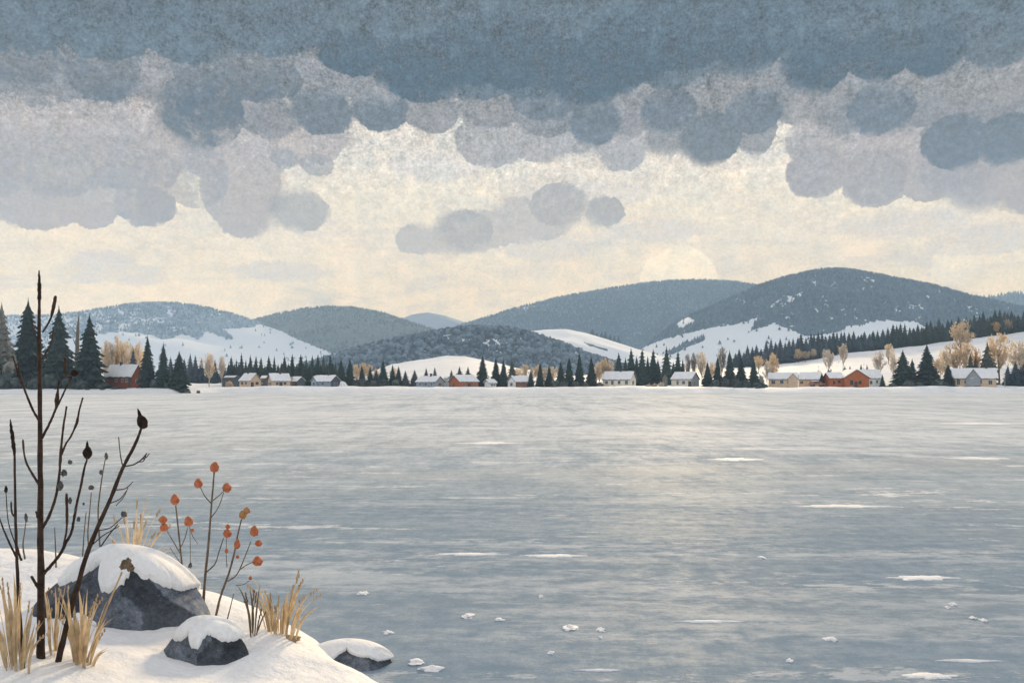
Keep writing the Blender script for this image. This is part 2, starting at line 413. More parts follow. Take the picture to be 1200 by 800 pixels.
# ------------------------------------------------------------------ lake
def build_lake():
    m, t, b = new_mat('lake_ice')
    p = t.pos()
    PA = t.vmath('MULTIPLY', p, (0.27, 1.0, 1.0))
    PB = t.vmath('MULTIPLY_ADD', p, (0.19, 1.0, 1.0), (13, 41, 0))
    PC = t.vmath('MULTIPLY_ADD', p, (0.32, 1.0, 1.0), (-7, 5, 0))
    big = t.noise(PB, 0.06, 6.0, 0.62, 0.4)
    midn = t.noise(PA, 0.42, 8.0, 0.72, 0.5)
    brush = t.noise(PB, 2.2, 8.0, 0.76, 0.3)
    tiny = t.noise(PC, 7.0, 5.0, 0.78)
    grain = t.noise(p, 42.0, 3.0, 0.78)
    # frost blotches: rounder near the shore, drawn out by the wind far down the lake
    sy = t.n('ShaderNodeSeparateXYZ'); t.put(sy.inputs[0], p)
    g0 = t.noise(t.vmath('MULTIPLY', p, (0.62, 1.0, 1.0)), 4.2, 8.0, 0.80)
    g1 = t.noise(t.vmath('MULTIPLY', p, (0.75, 0.30, 1.0)), 1.1, 8.0, 0.80)
    g2 = t.noise(t.vmath('MULTIPLY_ADD', p, (0.36, 0.05, 1.0), (31, 7, 0)), 0.9, 8.0, 0.80)
    w1 = t.rng(sy.outputs[1], 7.0, 22.0); w2 = t.rng(sy.outputs[1], 22.0, 75.0)
    def lerp(w, a, b_): return t.math('MULTIPLY_ADD', w, t.math('SUBTRACT', b_, a), a)
    blotch = lerp(w2, lerp(w1, g0, g1), g2)
    f = t.math('ADD', t.math('MULTIPLY', big, 0.26), t.math('ADD', t.math('MULTIPLY', midn, 0.30), t.math('ADD', t.math('MULTIPLY', brush, 0.28), t.math('MULTIPLY', tiny, 0.16))))
    g3 = t.noise(t.vmath('MULTIPLY', p, (0.8, 0.5, 1.0)), 7.0, 4.0, 0.85)
    g4 = t.noise(t.vmath('MULTIPLY', p, (0.6, 0.14, 1.0)), 2.6, 4.0, 0.85)
    crisp = lerp(t.rng(sy.outputs[1], 25.0, 60.0), g3, g4)
    f = t.math('MULTIPLY_ADD', t.math('SUBTRACT', blotch, 0.5), 0.62, f)
    f = t.math('MULTIPLY_ADD', t.math('SUBTRACT', crisp, 0.5), 0.34, f)
    ice = t.mix(t.rng(f, 0.34, 0.66), (0.27, 0.345, 0.41), (0.56, 0.61, 0.645))
    ice = t.mix(t.rng(t.noise(PB, 0.21, 6.0, 0.65), 0.46, 0.66, 0, 0.45), ice, (0.45, 0.47, 0.46))
    ice = t.mix(t.rng(grain, 0.3, 0.72, 0.0, 0.34), ice, (0.19, 0.24, 0.29))
    # wind-drawn snow veils: several sizes, ragged, brushed along the shore line
    def veil(vec, scale, a, bb, k, extra, w=0.3):
        n1 = t.noise(vec, scale, 8.0, 0.70, 0.3)
        return t.rng(t.math('ADD', t.math('MULTIPLY_ADD', t.math('SUBTRACT', blotch, 0.5), 0.34, n1), t.math('MULTIPLY', t.math('SUBTRACT', extra, 0.5), w)), a, bb, 0, k)
    v1 = veil(PA, 0.05, 0.50, 0.68, 0.55, brush)
    v2 = veil(PB, 0.26, 0.54, 0.66, 0.62, brush)
    v3 = veil(PB, 1.1, 0.575, 0.66, 0.70, tiny, 0.35)
    v4 = veil(PC, 2.8, 0.635, 0.69, 0.80, grain, 0.25)
    v5 = veil(PB, 0.6, 0.60, 0.64, 0.85, tiny, 0.30)
    snow = t.math('MAXIMUM', v5, t.math('MAXIMUM', t.math('MAXIMUM', v1, v2), t.math('MAXIMUM', v3, v4)))
    # far out the ice carries a dusting of snow
    s = t.n('ShaderNodeSeparateXYZ'); t.put(s.inputs[0], p)
    dust = t.rng(s.outputs[1], 7.0, 38.0, 0.0, 0.66)
    snow = t.math('MAXIMUM', snow, t.math('MULTIPLY', dust, t.rng(f, 0.40, 0.58, 0.35, 1.0)))
    snow = t.math('MULTIPLY', snow, t.rng(s.outputs[1], 5.0, 17.0, 0.34, 1.0))
    ice = t.mix(t.rng(s.outputs[1], 5.5, 20.0, 0.52, 0.0), ice, (0.18, 0.255, 0.345))
    c = t.mix(snow, ice, (0.86, 0.865, 0.875))
    bp = t.n('ShaderNodeBump'); bp.inputs['Strength'].default_value = 0.6; bp.inputs['Distance'].default_value = 0.03
    h = t.math('ADD', t.math('MULTIPLY', tiny, 0.5), t.math('ADD', t.math('MULTIPLY', snow, 0.6), t.math('MULTIPLY', grain, 0.2)))
    t.put(bp.inputs['Height'], h)
    # frosted ice: mostly matt, with a weak broad gloss
    m.node_tree.nodes.remove(b)
    df = t.n('ShaderNodeBsdfDiffuse'); t.put(df.inputs['Color'], c); t.put(df.inputs['Normal'], bp.outputs[0])
    gl = t.n('ShaderNodeBsdfGlossy'); gl.inputs['Roughness'].default_value = 0.40; t.put(gl.inputs['Normal'], bp.outputs[0])
    mx = t.n('ShaderNodeMixShader'); t.put(mx.inputs[0], t.math('MULTIPLY', t.rng(f, 0.40, 0.60, 0.002, 0.016), t.math('MULTIPLY_ADD', snow, -0.7, 1.0)))
    t.t.links.new(df.outputs[0], mx.inputs[1]); t.t.links.new(gl.outputs[0], mx.inputs[2])
    t.t.links.new(mx.outputs[0], m.node_tree.nodes['Material Output'].inputs['Surface'])
    q = MB(); q.poly([(-4500, -4500, 0), (4500, -4500, 0), (4500, 260, 0), (-4500, 260, 0)])
    tag(q.build('lake', m), 'wide frozen lake with grey blue ice and wind blown snow streaks', 'lake', kind='structure')
build_lake()

M_SNOW_FAR = snow_mat('snow_far', 0.05, 0.5, 1.0, 0.05)
M_SNOW_NEAR = snow_mat('snow_near', 1.6, 0.55, 0.05, 0.05)

def build_drifts():
    """thin wind-laid drifts on the ice: low ragged lenses of snow"""
    spec = [(650, 651, 40, 2.2), (1082, 677, 46, 3.4), (985, 593, 56, 2.0), (860, 538, 40, 1.8), (575, 519, 40, 1.4), (1150, 496, 60, 1.2), (1150, 537, 42, 1.8), (830, 728, 40, 1.6), (1135, 774, 40, 2.0), (1090, 792, 36, 4.5), (548, 649, 44, 1.8), (700, 785, 30, 1.5)]
    V = []; Fc = []
    n = 0
    for i, (px, py, rx, ry) in enumerate(spec):
        Y = H * F / (py - HY)
        cx = (px - 600) / F * Y
        ax = rx * Y / F; ay = ry * Y / (py - HY)
        k, rr = 64, 5
        hgt = min(0.025, 0.008 + ay * 0.03)
        ring = []
        for a in range(k):
            th = 2 * math.pi * a / k
            e = 0.9 + 1.0 * float(fbm(np.array([math.cos(th) * 3.5 + i * 3.1]), np.array([math.sin(th) * 3.5 + i]), 5)[0])
            tail = abs(math.cos(th)) ** 3
            ring.append((math.cos(th) * (0.8 + 0.35 * tail) * e, math.sin(th) * e * (1 - 0.55 * tail)))
        V.append((cx, Y, hgt)); c0 = n; n += 1
        for r in range(1, rr + 1):
            for a in range(k):
                u = r / rr
                wob = 1 + 0.25 * (random.random() - 0.5) * u
                z = hgt * (1 - u ** 2) + 0.002 if r < rr else -0.01
                V.append((cx + ring[a][0] * ax * u * wob, Y + ring[a][1] * ay * u * wob, z)); n += 1
        for a in range(k):
            b2 = (a + 1) % k
            Fc.append((c0, c0 + 1 + a, c0 + 1 + b2))
            for r in range(rr - 1):
                p0 = c0 + 1 + r * k
                Fc.append((p0 + a, p0 + k + a, p0 + k + b2, p0 + b2))
    me = bpy.data.meshes.new('snow_drifts'); me.from_pydata(V, [], Fc)
    me.polygons.foreach_set('use_smooth', [True] * len(me.polygons)); me.materials.append(M_SNOW_NEAR)
    o = link(bpy.data.objects.new('snow_drifts', me)); tag(o, 'thin ragged white snow drifts lying on the lake ice', 'snow', kind='stuff')
build_drifts()

def build_clumps():
    spec = [(550, 722, 10, 4), (668, 736, 13, 5), (974, 749, 9, 4), (704, 738, 7, 3), (1116, 708, 6, 2.5), (1140, 724, 5, 2.5), (1153, 727, 6, 3), (489, 776, 14, 5), (505, 784, 18, 4), (634, 699, 4, 2), (585, 726, 7, 2.5), (455, 741, 9, 2.5), (425, 695, 8, 3), (893, 653, 5, 2), (925, 774, 5, 2.5), (1110, 712, 4, 2), (704, 747, 3, 1.6), (646, 765, 5, 2)]
    for i, (px, py, rx, ry) in enumerate(spec):
        Y = H * F / (py - HY); s = Y / F
        b = MB()
        rx *= 0.72; ry *= 0.72; ax = rx * s; ay = ry * Y / (py - HY) * 0.8
        b.blob((0, 0, 0), (ax, ay, 0.012 + rx * s * 0.10), 4, 0.7, i * 2.3, 1.5, bottom=-0.004)
        o = b.build('snow_clump', M_SNOW_NEAR, None, True)
        o.location = ((px - 600) * s, Y, 0.0); o.rotation_euler = (0, 0, 0.1 * (i % 5 - 2))
        tag(o, 'small low clump of white snow lying on the bare lake ice', 'snow clump', 'loose snow clumps on the ice')
build_clumps()

# ------------------------------------------------------------------ far shore land
CREST = np.array([(-400, 438), (0, 436), (200, 441), (330, 445), (430, 437), (458, 427), (490, 421), (522, 417.5), (545, 418), (570, 423), (610, 433), (680, 441), (740, 436), (800, 434), (860, 431), (900, 428), (940, 423), (1000, 414), (1080, 405), (1130, 397), (1200, 388), (1350, 372), (1600, 368)])
def shore(x):
    k = sstep(-84, -76, x)
    return 187.5 + 19.5 * k + 1.5 * np.sin(x * 0.11) + 0.8 * np.sin(x * 0.37 + 1)
def land(x, y):
    x = np.asarray(x, float); y = np.asarray(y, float)
    s = y - shore(x)
    prom = 1 - sstep(-84, -72, x)
    top = 1.42 - 0.35 * prom
    z = -0.8 + (top + 0.8) * sstep(-3, 8, s) - 0.0
    z = z + 0.42 * prom * sstep(16, 40, s)
    px = 600 + F * x / np.clip(y, 245, 400)
    zc = 2 + (HY - np.interp(px, CREST[:, 0], CREST[:, 1])) / F * 400
    tt = np.clip((y - 246) / 154, 0, 1)
    g = tt * (0.55 + 0.45 * tt) + 0.06 * np.sin(tt * 3.14159)
    back = 1 - 0.75 * sstep(470, 900, y)
    z = z + (zc - 1.45) * g * back
    z = z + (0.9 * fbm(x * 0.06, y * 0.06, 3) + 0.5 * fbm(x * 0.3, y * 0.3, 3)) * sstep(0, 9, s) + 1.6 * fbm(x * 0.02, y * 0.02, 3) * sstep(260, 330, y)
    return z
def landz(x, y): return float(land(np.array([x]), np.array([y]))[0])

def build_land():
    xs = np.concatenate([[-4500, -4000, -2200, -1300, -800, -500, -360, -280], np.arange(-230, 330, 1.6), [360, 420, 520, 700, 1000, 1600, 2600, 3600, 4500]])
    ys = np.concatenate([np.arange(180, 262, 0.8), np.arange(262, 480, 3.0), [490, 520, 560, 620, 700, 800, 950, 1200, 1600, 2200, 3000, 4500]])
    X, Yg = np.meshgrid(xs, ys)
    Z = land(X, Yg)
    V = np.stack([X, Yg, Z], -1).reshape(-1, 3)
    me = np_mesh('ground', V, grid_faces(len(xs), len(ys)), M_SNOW_FAR)
    o = link(bpy.data.objects.new('ground', me)); tag(o, 'snow covered far shore rising to sloping fields', 'ground', kind='structure')
build_land()

# ------------------------------------------------------------------ hills
def hill_mat(name, forest, forest2, snow=SNOW, scale=0.02):
    m, t, b = new_mat(name)
    p = t.pos()
    a = t.n('ShaderNodeAttribute'); a.attribute_name = 'forest'
    n1 = t.noise(p, scale, 6.0, 0.7); n2 = t.noise(p, scale * 7, 4.0, 0.75)
    f = t.math('ADD', a.outputs['Fac'], t.math('MULTIPLY', t.math('SUBTRACT', n2, 0.5), 0.55))
    fo = t.mix(t.rng(n1, 0.35, 0.65), forest, forest2)
    c = t.mix(t.rng(f, 0.42, 0.58), snow, fo)
    t.put(b.inputs['Base Color'], c); b.inputs['Roughness'].default_value = 0.9; b.inputs['Specular IOR Level'].default_value = 0.1
    return m

def inpoly(px, py, poly):
    c = np.zeros(px.shape, bool)
    n = len(poly)
    for i in range(n):
        x0, y0 = poly[i]; x1, y1 = poly[(i + 1) % n]
        if y0 == y1: continue
        k = ((y0 > py) != (y1 > py)) & (px < (x1 - x0) * (py - y0) / (y1 - y0) + x0)
        c ^= k
    return c

def proj(V):
    y = np.maximum(V[..., 1], 1)
    return 600 + F * V[..., 0] / y, HY - F * (V[..., 2] - H) / y

class Hill:
    def __init__(self, pts, Yc, df, db, rough=0.06, pw=1.0, seed=0.0):
        self.p = np.array(pts, float); self.Yc = Yc; self.df = df; self.db = db; self.rough = rough; self.seed = seed; self.pw = pw
        self.xs = (self.p[:, 0] - 600) / F * Yc
        self.zs = np.maximum(0, H + (HY - self.p[:, 1]) / F * Yc)
        # resample the crest line smoothly
        xx = np.linspace(self.xs[0], self.xs[-1], 600)
        zz = np.interp(xx, self.xs, self.zs)
        w = max(3, int(600 * 0.018)); k = np.hanning(w + 2)[1:-1]; k /= k.sum()
        zp = np.concatenate([np.full(w, zz[0]), zz, np.full(w, zz[-1])])
        self.sx, self.sz = xx, np.convolve(zp, k, 'same')[w:-w]
    def z(self, x, y):
        h = np.interp(x, self.sx, self.sz)
        u = np.where(y < self.Yc, (self.Yc - y) / self.df, (y - self.Yc) / self.db)
        u = np.clip(u + 0.35 * fbm(x / self.df * 2.2 + self.seed, y / self.df * 2.2, 3) * np.clip(u * 3, 0, 1), 0, 1)
        pr = np.cos(u * math.pi / 2) ** 2
        pr = pr ** self.pw
        rel = self.rough * h * fbm(x / self.df * 5 + self.seed, y / self.df * 5 + 3, 4) * np.clip(u * 4, 0, 1)
        return np.maximum(h * pr + rel * pr - 2.0, -2.5)
    def build(self, name, label, material, forest, nx=260, ny=90):
        xs = np.linspace(self.xs[0], self.xs[-1], nx)
        ys = np.concatenate([np.linspace(self.Yc - self.df, self.Yc, ny), np.linspace(self.Yc, self.Yc + self.db, 14)[1:]])
        X, Y = np.meshgrid(xs, ys)
        V = np.stack([X, Y, self.z(X, Y)], -1).reshape(-1, 3)
        px, py = proj(V)
        fo = forest(px, py, V) if forest else np.ones(len(V))
        me = np_mesh(name, V, grid_faces(len(xs), len(ys)), material, True, {'forest': fo})
        o = link(bpy.data.objects.new(name, me)); tag(o, label, 'hill', kind='structure')
        self.forest = forest
        return o
    def woods(self, name, label, material, n, w, h, keep=None, kind='cone', seed=1, pxr=None):
        """trees of width w and height h scattered over the visible front of the hill: one far-off wood"""
        r = np.random.default_rng(seed)
        m = n * 4
        pxa, pxb = pxr or (self.p[0, 0], self.p[-1, 0])
        x = (r.uniform(pxa, pxb, m) - 600) / F * self.Yc
        u = r.uniform(-0.04, 0.95, m) ** 1.0
        y = np.where(u > 0, self.Yc - u * self.df, self.Yc - u * self.db)
        x = x * y / self.Yc
        z = self.z(x, y)
        P = np.stack([x, y, z], -1)
        px, py = proj(P)
        fo = self.forest(px, py, P) if self.forest else np.ones(m)
        ok = (r.uniform(0, 1, m) < np.clip(fo, 0, 1)) & (z > 1.0) & (px > -60) & (px < 1260)
        if keep is not None: ok &= keep(px, py, P)
        P = P[ok][:n]; k = len(P)
        ww = w * r.uniform(0.65, 1.35, k); hh = h * r.uniform(0.6, 1.35, k)
        if kind == 'cone':
            s = 5
            an = np.arange(s) * 2 * math.pi / s
            base = np.stack([np.cos(an), np.sin(an)], -1)[None] * (1 + r.uniform(-0.25, 0.25, (k, s, 1))) * ww[:, None, None] * 0.5
            V = np.zeros((k, s + 1, 3)); V[:, :s, :2] = base; V[:, :s, 2] = (hh * 0.08)[:, None]; V[:, s, 2] = hh
            V += P[:, None, :]
            f = np.array([(i, (i + 1) % s, s) for i in range(s)])
        else:
            vs, fs = ico(1)
            B = np.array(vs)
            V = B[None] * (1 + r.uniform(-0.22, 0.22, (k, len(vs), 1)))
            V = V * np.stack([ww * 0.5, ww * 0.5, hh * 0.5], -1)[:, None, :]
            V[:, :, 2] += hh[:, None] * 0.42
            V += P[:, None, :]
            f = np.array(fs)
        nv = V.shape[1]
        Fc = (f[None] + (np.arange(k) * nv)[:, None, None]).reshape(-1, 3)
        tint = np.repeat(r.uniform(0, 1, k), nv)
        me = np_mesh(name, V.reshape(-1, 3), Fc, material, False, {'tint': tint})
        o = link(bpy.data.objects.new(name, me)); tag(o, label, 'woods', kind='stuff')
        return o

def woods_mat(name, a, b_, snowy=0.0):  # far tree colours carry some of the haze's blue
    m, t, b = new_mat(name)
    at_ = t.n('ShaderNodeAttribute'); at_.attribute_name = 'tint'
    pw = t.pos()
    n1 = t.noise(pw, 0.008, 6.0, 0.72, 0.4); n2 = t.noise(pw, 0.05, 4.0, 0.75)
    f = t.math('ADD', t.math('MULTIPLY', at_.outputs['Fac'], 0.42), t.math('ADD', t.math('MULTIPLY', t.rng(n1, 0.34, 0.66, 0, 1, False), 0.36), t.math('MULTIPLY', t.rng(n2, 0.3, 0.7, 0, 1, False), 0.22)))
    c = t.mix(t.rng(f, 0.22, 0.78), tuple(x * 0.7 for x in a), tuple(x * 1.25 for x in b_))
    if snowy:
        c = t.mix(t.rng(t.noise(t.pos(), 0.35, 3.0, 0.8), 0.62 - snowy, 0.75 - snowy), c, (0.7, 0.72, 0.75))
    t.put(b.inputs['Base Color'], c); b.inputs['Roughness'].default_value = 0.95; b.inputs['Specular IOR Level'].default_value = 0.05
    return m

def nz(px, py, s=0.08, o=4): return fbm(px * s, py * s * 1.6, o)

# distant pale hills, part of their haze put into the ground colour
Hill([(380, 445), (430, 400), (463, 376), (485, 368), (502, 366), (520, 369), (545, 377), (600, 405), (700, 448)], 3400, 600, 350).build('distant_hill', 'faint pale lilac hill in the gap between darker hills', hill_mat('pale_hill', (0.34, 0.35, 0.40), (0.42, 0.43, 0.47), scale=0.01), None)
h9 = Hill([(1000, 440), (1090, 372), (1135, 353), (1165, 347), (1200, 344), (1260, 343), (1400, 400), (1500, 445)], 2900, 620, 350, seed=5)
h9.build('right_hill', 'pale blue wooded hill beyond the dark mountain', hill_mat('blue_hill', (0.06, 0.09, 0.13), (0.10, 0.13, 0.17), scale=0.01), None)
h9.woods('hill_woods', 'distant pale blue woods on the hill beyond the dark mountain', woods_mat('far_woods_a', (0.07, 0.10, 0.13), (0.16, 0.19, 0.22)), 1700, 9, 14, seed=3)

# long blue mountain
def f4(px, py, V):
    f = np.ones(len(px)) * (0.86 + 0.6 * nz(px, py, 0.05) + 0.7 * nz(px + 9, py, 0.4, 3))
    f = np.where(inpoly(px, py, [(596, 359), (612, 352), (645, 357), (640, 364), (610, 364)]), 0.55 + nz(px, py, 0.2), f)
    return f
h4 = Hill([(430, 446), (500, 398), (540, 382), (575, 371), (610, 360), (650, 350), (700, 341), (745, 334), (785, 330), (820, 329.5), (855, 332), (900, 340), (980, 365), (1080, 410), (1150, 446)], 2700, 780, 420, seed=2)
h4.build('blue_mountain', 'long hazy blue wooded mountain', hill_mat('blue_mountain_ground', (0.045, 0.065, 0.085), (0.085, 0.10, 0.115), scale=0.012), f4, 320, 90)
h4.woods('mountain_woods', 'hazy blue woods covering the long far mountain', woods_mat('far_woods_b', (0.05, 0.085, 0.125), (0.16, 0.20, 0.245)), 9500, 6.5, 8.5, seed=4, pxr=(500, 960))

# grey rounded hill
h2 = Hill([(200, 446), (265, 395), (302, 377), (330, 369), (360, 363), (388, 360.5), (415, 361), (445, 366), (475, 376), (510, 387), (550, 402), (640, 446)], 2500, 720, 400, seed=9)
h2.build('grey_hill', 'rounded grey green hill of bare woods', hill_mat('grey_hill_ground', (0.11, 0.12, 0.11), (0.19, 0.19, 0.175), scale=0.012), lambda px, py, V: 0.85 + 0.5 * nz(px, py, 0.06))
h2.woods('hill_woods', 'grey green bare woods over the rounded hill', woods_mat('far_woods_c', (0.07, 0.085, 0.085), (0.20, 0.20, 0.185)), 6000, 7, 7.5, seed=5)

# snowy left mountain
SN1 = [(60, 405), (108, 397), (130, 393), (152, 392), (172, 395), (190, 401), (200, 400), (214, 394.5), (224, 398), (231, 403), (236, 397), (241, 391), (256, 397), (275, 402), (268, 394), (259, 389), (275, 388), (296, 387), (304, 382), (318, 384), (340, 391), (375, 402), (410, 412), (430, 470), (60, 470)]
SN1B = [(296, 387), (310, 379), (330, 386), (410, 407), (410, 414), (340, 398)]
def f1(px, py, V):
    sn = inpoly(px + 5 * nz(px, py, 0.3, 2), py + 3.5 + 3 * nz(px + 40, py, 0.3, 2), SN1)
    base = 0.58 + 0.9 * nz(px, py, 0.07, 5) + 0.5 * nz(px, py + 5, 0.4, 3) + 0.0016 * (px - 180)
    return np.where(sn, 0.01 + 0.05 * (nz(px, py, 0.12, 2) > 0.16), base)
h1 = Hill([(-300, 440), (-120, 385), (-40, 372), (10, 371), (60, 371), (95, 370), (130, 364), (160, 358.5), (190, 356), (215, 356.5), (245, 361), (275, 369), (300, 377.5), (330, 386), (365, 397), (400, 408), (440, 422), (520, 446)], 2250, 780, 420, seed=13)
h1.build('snowy_mountain', 'icy blue mountain with broad snowfields', hill_mat('snowy_ground', (0.20, 0.25, 0.31), (0.34, 0.39, 0.44), scale=0.014), f1, 420, 130)
h1.woods('mountain_woods', 'sparse frosty woods on the snowy mountain', woods_mat('far_woods_d', (0.16, 0.22, 0.29), (0.36, 0.42, 0.48)), 9000, 5.5, 7.2, None, seed=6)

# dark mountain on the right, snowfields along its foot
SN7 = [(740, 416), (757, 405), (775, 399), (800, 391.5), (838, 383), (862, 380), (888, 372), (884, 380), (880, 387), (895, 383), (908, 378), (914, 382), (926, 386), (938, 391), (950, 394), (972, 391), (984, 388), (993, 383), (1004, 381), (1013, 384), (1014, 378), (1032, 376), (1060, 376), (1076, 378.5), (1082, 382), (1100, 388), (1150, 396), (1150, 470), (740, 470)]
SN7C = [(793, 382), (798, 373), (804, 369), (812, 374), (815, 377), (806, 382), (797, 386)]
def f7(px, py, V):
    a = px + 4 * nz(px, py, 0.35, 2); b = py + 2.5 * nz(px + 70, py, 0.35, 2)
    sn = inpoly(a, b, SN7) | inpoly(a, b, SN7C)
    base = 0.84 + 0.9 * nz(px, py, 0.09, 5) + 1.1 * nz(px + 30, py + 9, 0.35, 3)
    st = inpoly(px, py, [(900, 358), (915, 349), (945, 340), (942, 346), (920, 358), (900, 366)])
    base = np.where(st, 0.50 + 1.1 * nz(px, py, 0.3, 3), base)
    st = inpoly(px, py, [(966, 330), (976, 330), (982, 352), (972, 362), (968, 345)])
    base = np.where(st, 0.72 + 0.9 * nz(px, py, 0.3, 3), base)
    hedge = inpoly(px, py, [(782, 412), (800, 403), (826, 394), (827, 398), (806, 407), (786, 416)])
    return np.where(sn & ~hedge, 0.012 + 0.06 * (nz(px, py, 0.12, 2) > 0.16), base)
h7 = Hill([(690, 446), (740, 418), (770, 395), (787, 380), (800, 373), (825, 363), (855, 350), (880, 338.5), (900, 331), (920, 325.5), (940, 320.8), (955, 318.3), (968, 317.8), (983, 319.8), (1000, 322.5), (1012, 325), (1046, 333.5), (1088, 344), (1130, 353.5), (1170, 363), (1210, 372), (1280, 388), (1400, 430), (1460, 446)], 1850, 760, 420, seed=21, pw=0.9)
h7.build('dark_mountain', 'big dark slate blue wooded mountain with snowfields at its foot', hill_mat('dark_mountain_ground', (0.035, 0.05, 0.065), (0.075, 0.09, 0.105), scale=0.016), f7, 520, 170)
h7.woods('mountain_woods', 'dark blue woods covering the big mountain', woods_mat('far_woods_e', (0.018, 0.036, 0.062), (0.085, 0.115, 0.158)), 11000, 5.2, 6.8, seed=7)

# open white hill in the middle distance
def f6(px, py, V):
    hedge = inpoly(px, py, [(683, 400), (692, 403), (712, 409), (712, 411), (690, 405)])
    return np.where(hedge, 1.0, 0.0)
h6 = Hill([(560, 446), (600, 396), (616, 388), (640, 385.5), (662, 385), (685, 389.5), (710, 397), (740, 407), (770, 416), (800, 424), (900, 448)], 1450, 420, 260, rough=0.05, seed=4)
h6.build('white_hill', 'smooth open snow hill between wooded slopes', hill_mat('white_hill_ground', (0.06, 0.07, 0.08), (0.1, 0.1, 0.1), scale=0.03), f6, 200, 90)
h6.woods('hill_woods', 'thin dark hedges and scattered trees on the open snow hill', woods_mat('far_woods_f', (0.03, 0.04, 0.05), (0.08, 0.09, 0.1)), 120, 4.5, 6.0, seed=8)

# dark wooded low hill in front
def f5(px, py, V):
    base = 0.80 + 0.8 * nz(px, py, 0.09, 4) + 1.3 * nz(px + 30, py + 9, 0.4, 3)
    st = inpoly(px, py, [(560, 404), (575, 397), (592, 399), (586, 407), (566, 410)]) | inpoly(px, py, [(532, 398), (545, 394), (552, 399), (536, 402)]) | inpoly(px, py, [(585, 412), (600, 410), (604, 420), (590, 418)]) | inpoly(px, py, [(610, 416), (628, 417), (626, 424), (612, 422)])
    return np.where(st, 0.45 + 1.6 * nz(px, py, 0.5, 2), base)
h5 = Hill([(330, 446), (372, 430), (400, 418), (430, 408), (465, 398), (500, 392), (530, 386.5), (560, 385), (595, 386), (615, 390), (640, 398), (660, 405), (690, 417), (720, 427), (790, 448)], 1100, 360, 220, rough=0.08, seed=31)
h5.build('wooded_hill', 'low dark blue wooded hill behind the village', hill_mat('wooded_hill_ground', (0.045, 0.065, 0.088), (0.08, 0.10, 0.125), scale=0.03), f5, 300, 90)
h5.woods('hill_woods', 'rounded dark treetops covering the low hill behind the village', woods_mat('far_woods_g', (0.055, 0.083, 0.116), (0.17, 0.21, 0.26), 0.0), 2800, 5.8, 6.4, kind='round', seed=9)
# ------------------------------------------------------------------ trees
M_BARK = mat('bark', (0.10, 0.075, 0.06), 0.9, 0.3, 9)
M_NEEDLE = mat('needles', (0.030, 0.045, 0.044), 0.85, 0.4, 11, 0.1, (0.062, 0.085, 0.078), 0.22)
M_NEEDLE_WARM = mat('needles_brown', (0.055, 0.060, 0.052), 0.85, 0.4, 9, 0.1, (0.10, 0.105, 0.09), 0.25)
M_NEEDLE_BLUE = mat('needles_blue', (0.05, 0.066, 0.085), 0.85, 0.4, 11, 0.1, (0.085, 0.105, 0.125), 0.22)  # blue of the distant haze put into the needle colour
M_NEEDLE_GREY = mat('needles_grey', (0.15, 0.15, 0.135), 0.85, 0.4, 11, 0.1, (0.24, 0.235, 0.21), 0.15)
M_TAN = mat('bare_twigs', (0.58, 0.46, 0.33), 0.9, 0.3, 8, 0.1, (0.80, 0.68, 0.52), 0.12, thin=0.5)
M_PALE = mat('pale_twigs', (0.58, 0.50, 0.42), 0.9, 0.3, 8, 0.1, (0.78, 0.70, 0.61), 0.1, thin=0.5)
M_ORANGE = mat('orange_twigs', (0.46, 0.30, 0.16), 0.9, 0.3, 8, 0.1, (0.66, 0.48, 0.28), 0.1, thin=0.5)
M_GREYTW = mat('grey_twigs', (0.24, 0.22, 0.20), 0.9, 0.3, 8, 0.1, (0.40, 0.37, 0.33), 0.15, thin=0.5)
M_PALEBARK = mat('pale_bark', (0.5, 0.46, 0.42), 0.9, 0.25, 6)
M_SHRUB = mat('shrub_leaves', (0.055, 0.07, 0.07), 0.9, 0.4, 3, 0.1, (0.13, 0.15, 0.145), 0.25)
M_SHRUBGREY = mat('grey_shrub', (0.19, 0.18, 0.155), 0.9, 0.4, 3, 0.1, (0.30, 0.28, 0.24), 0.15)

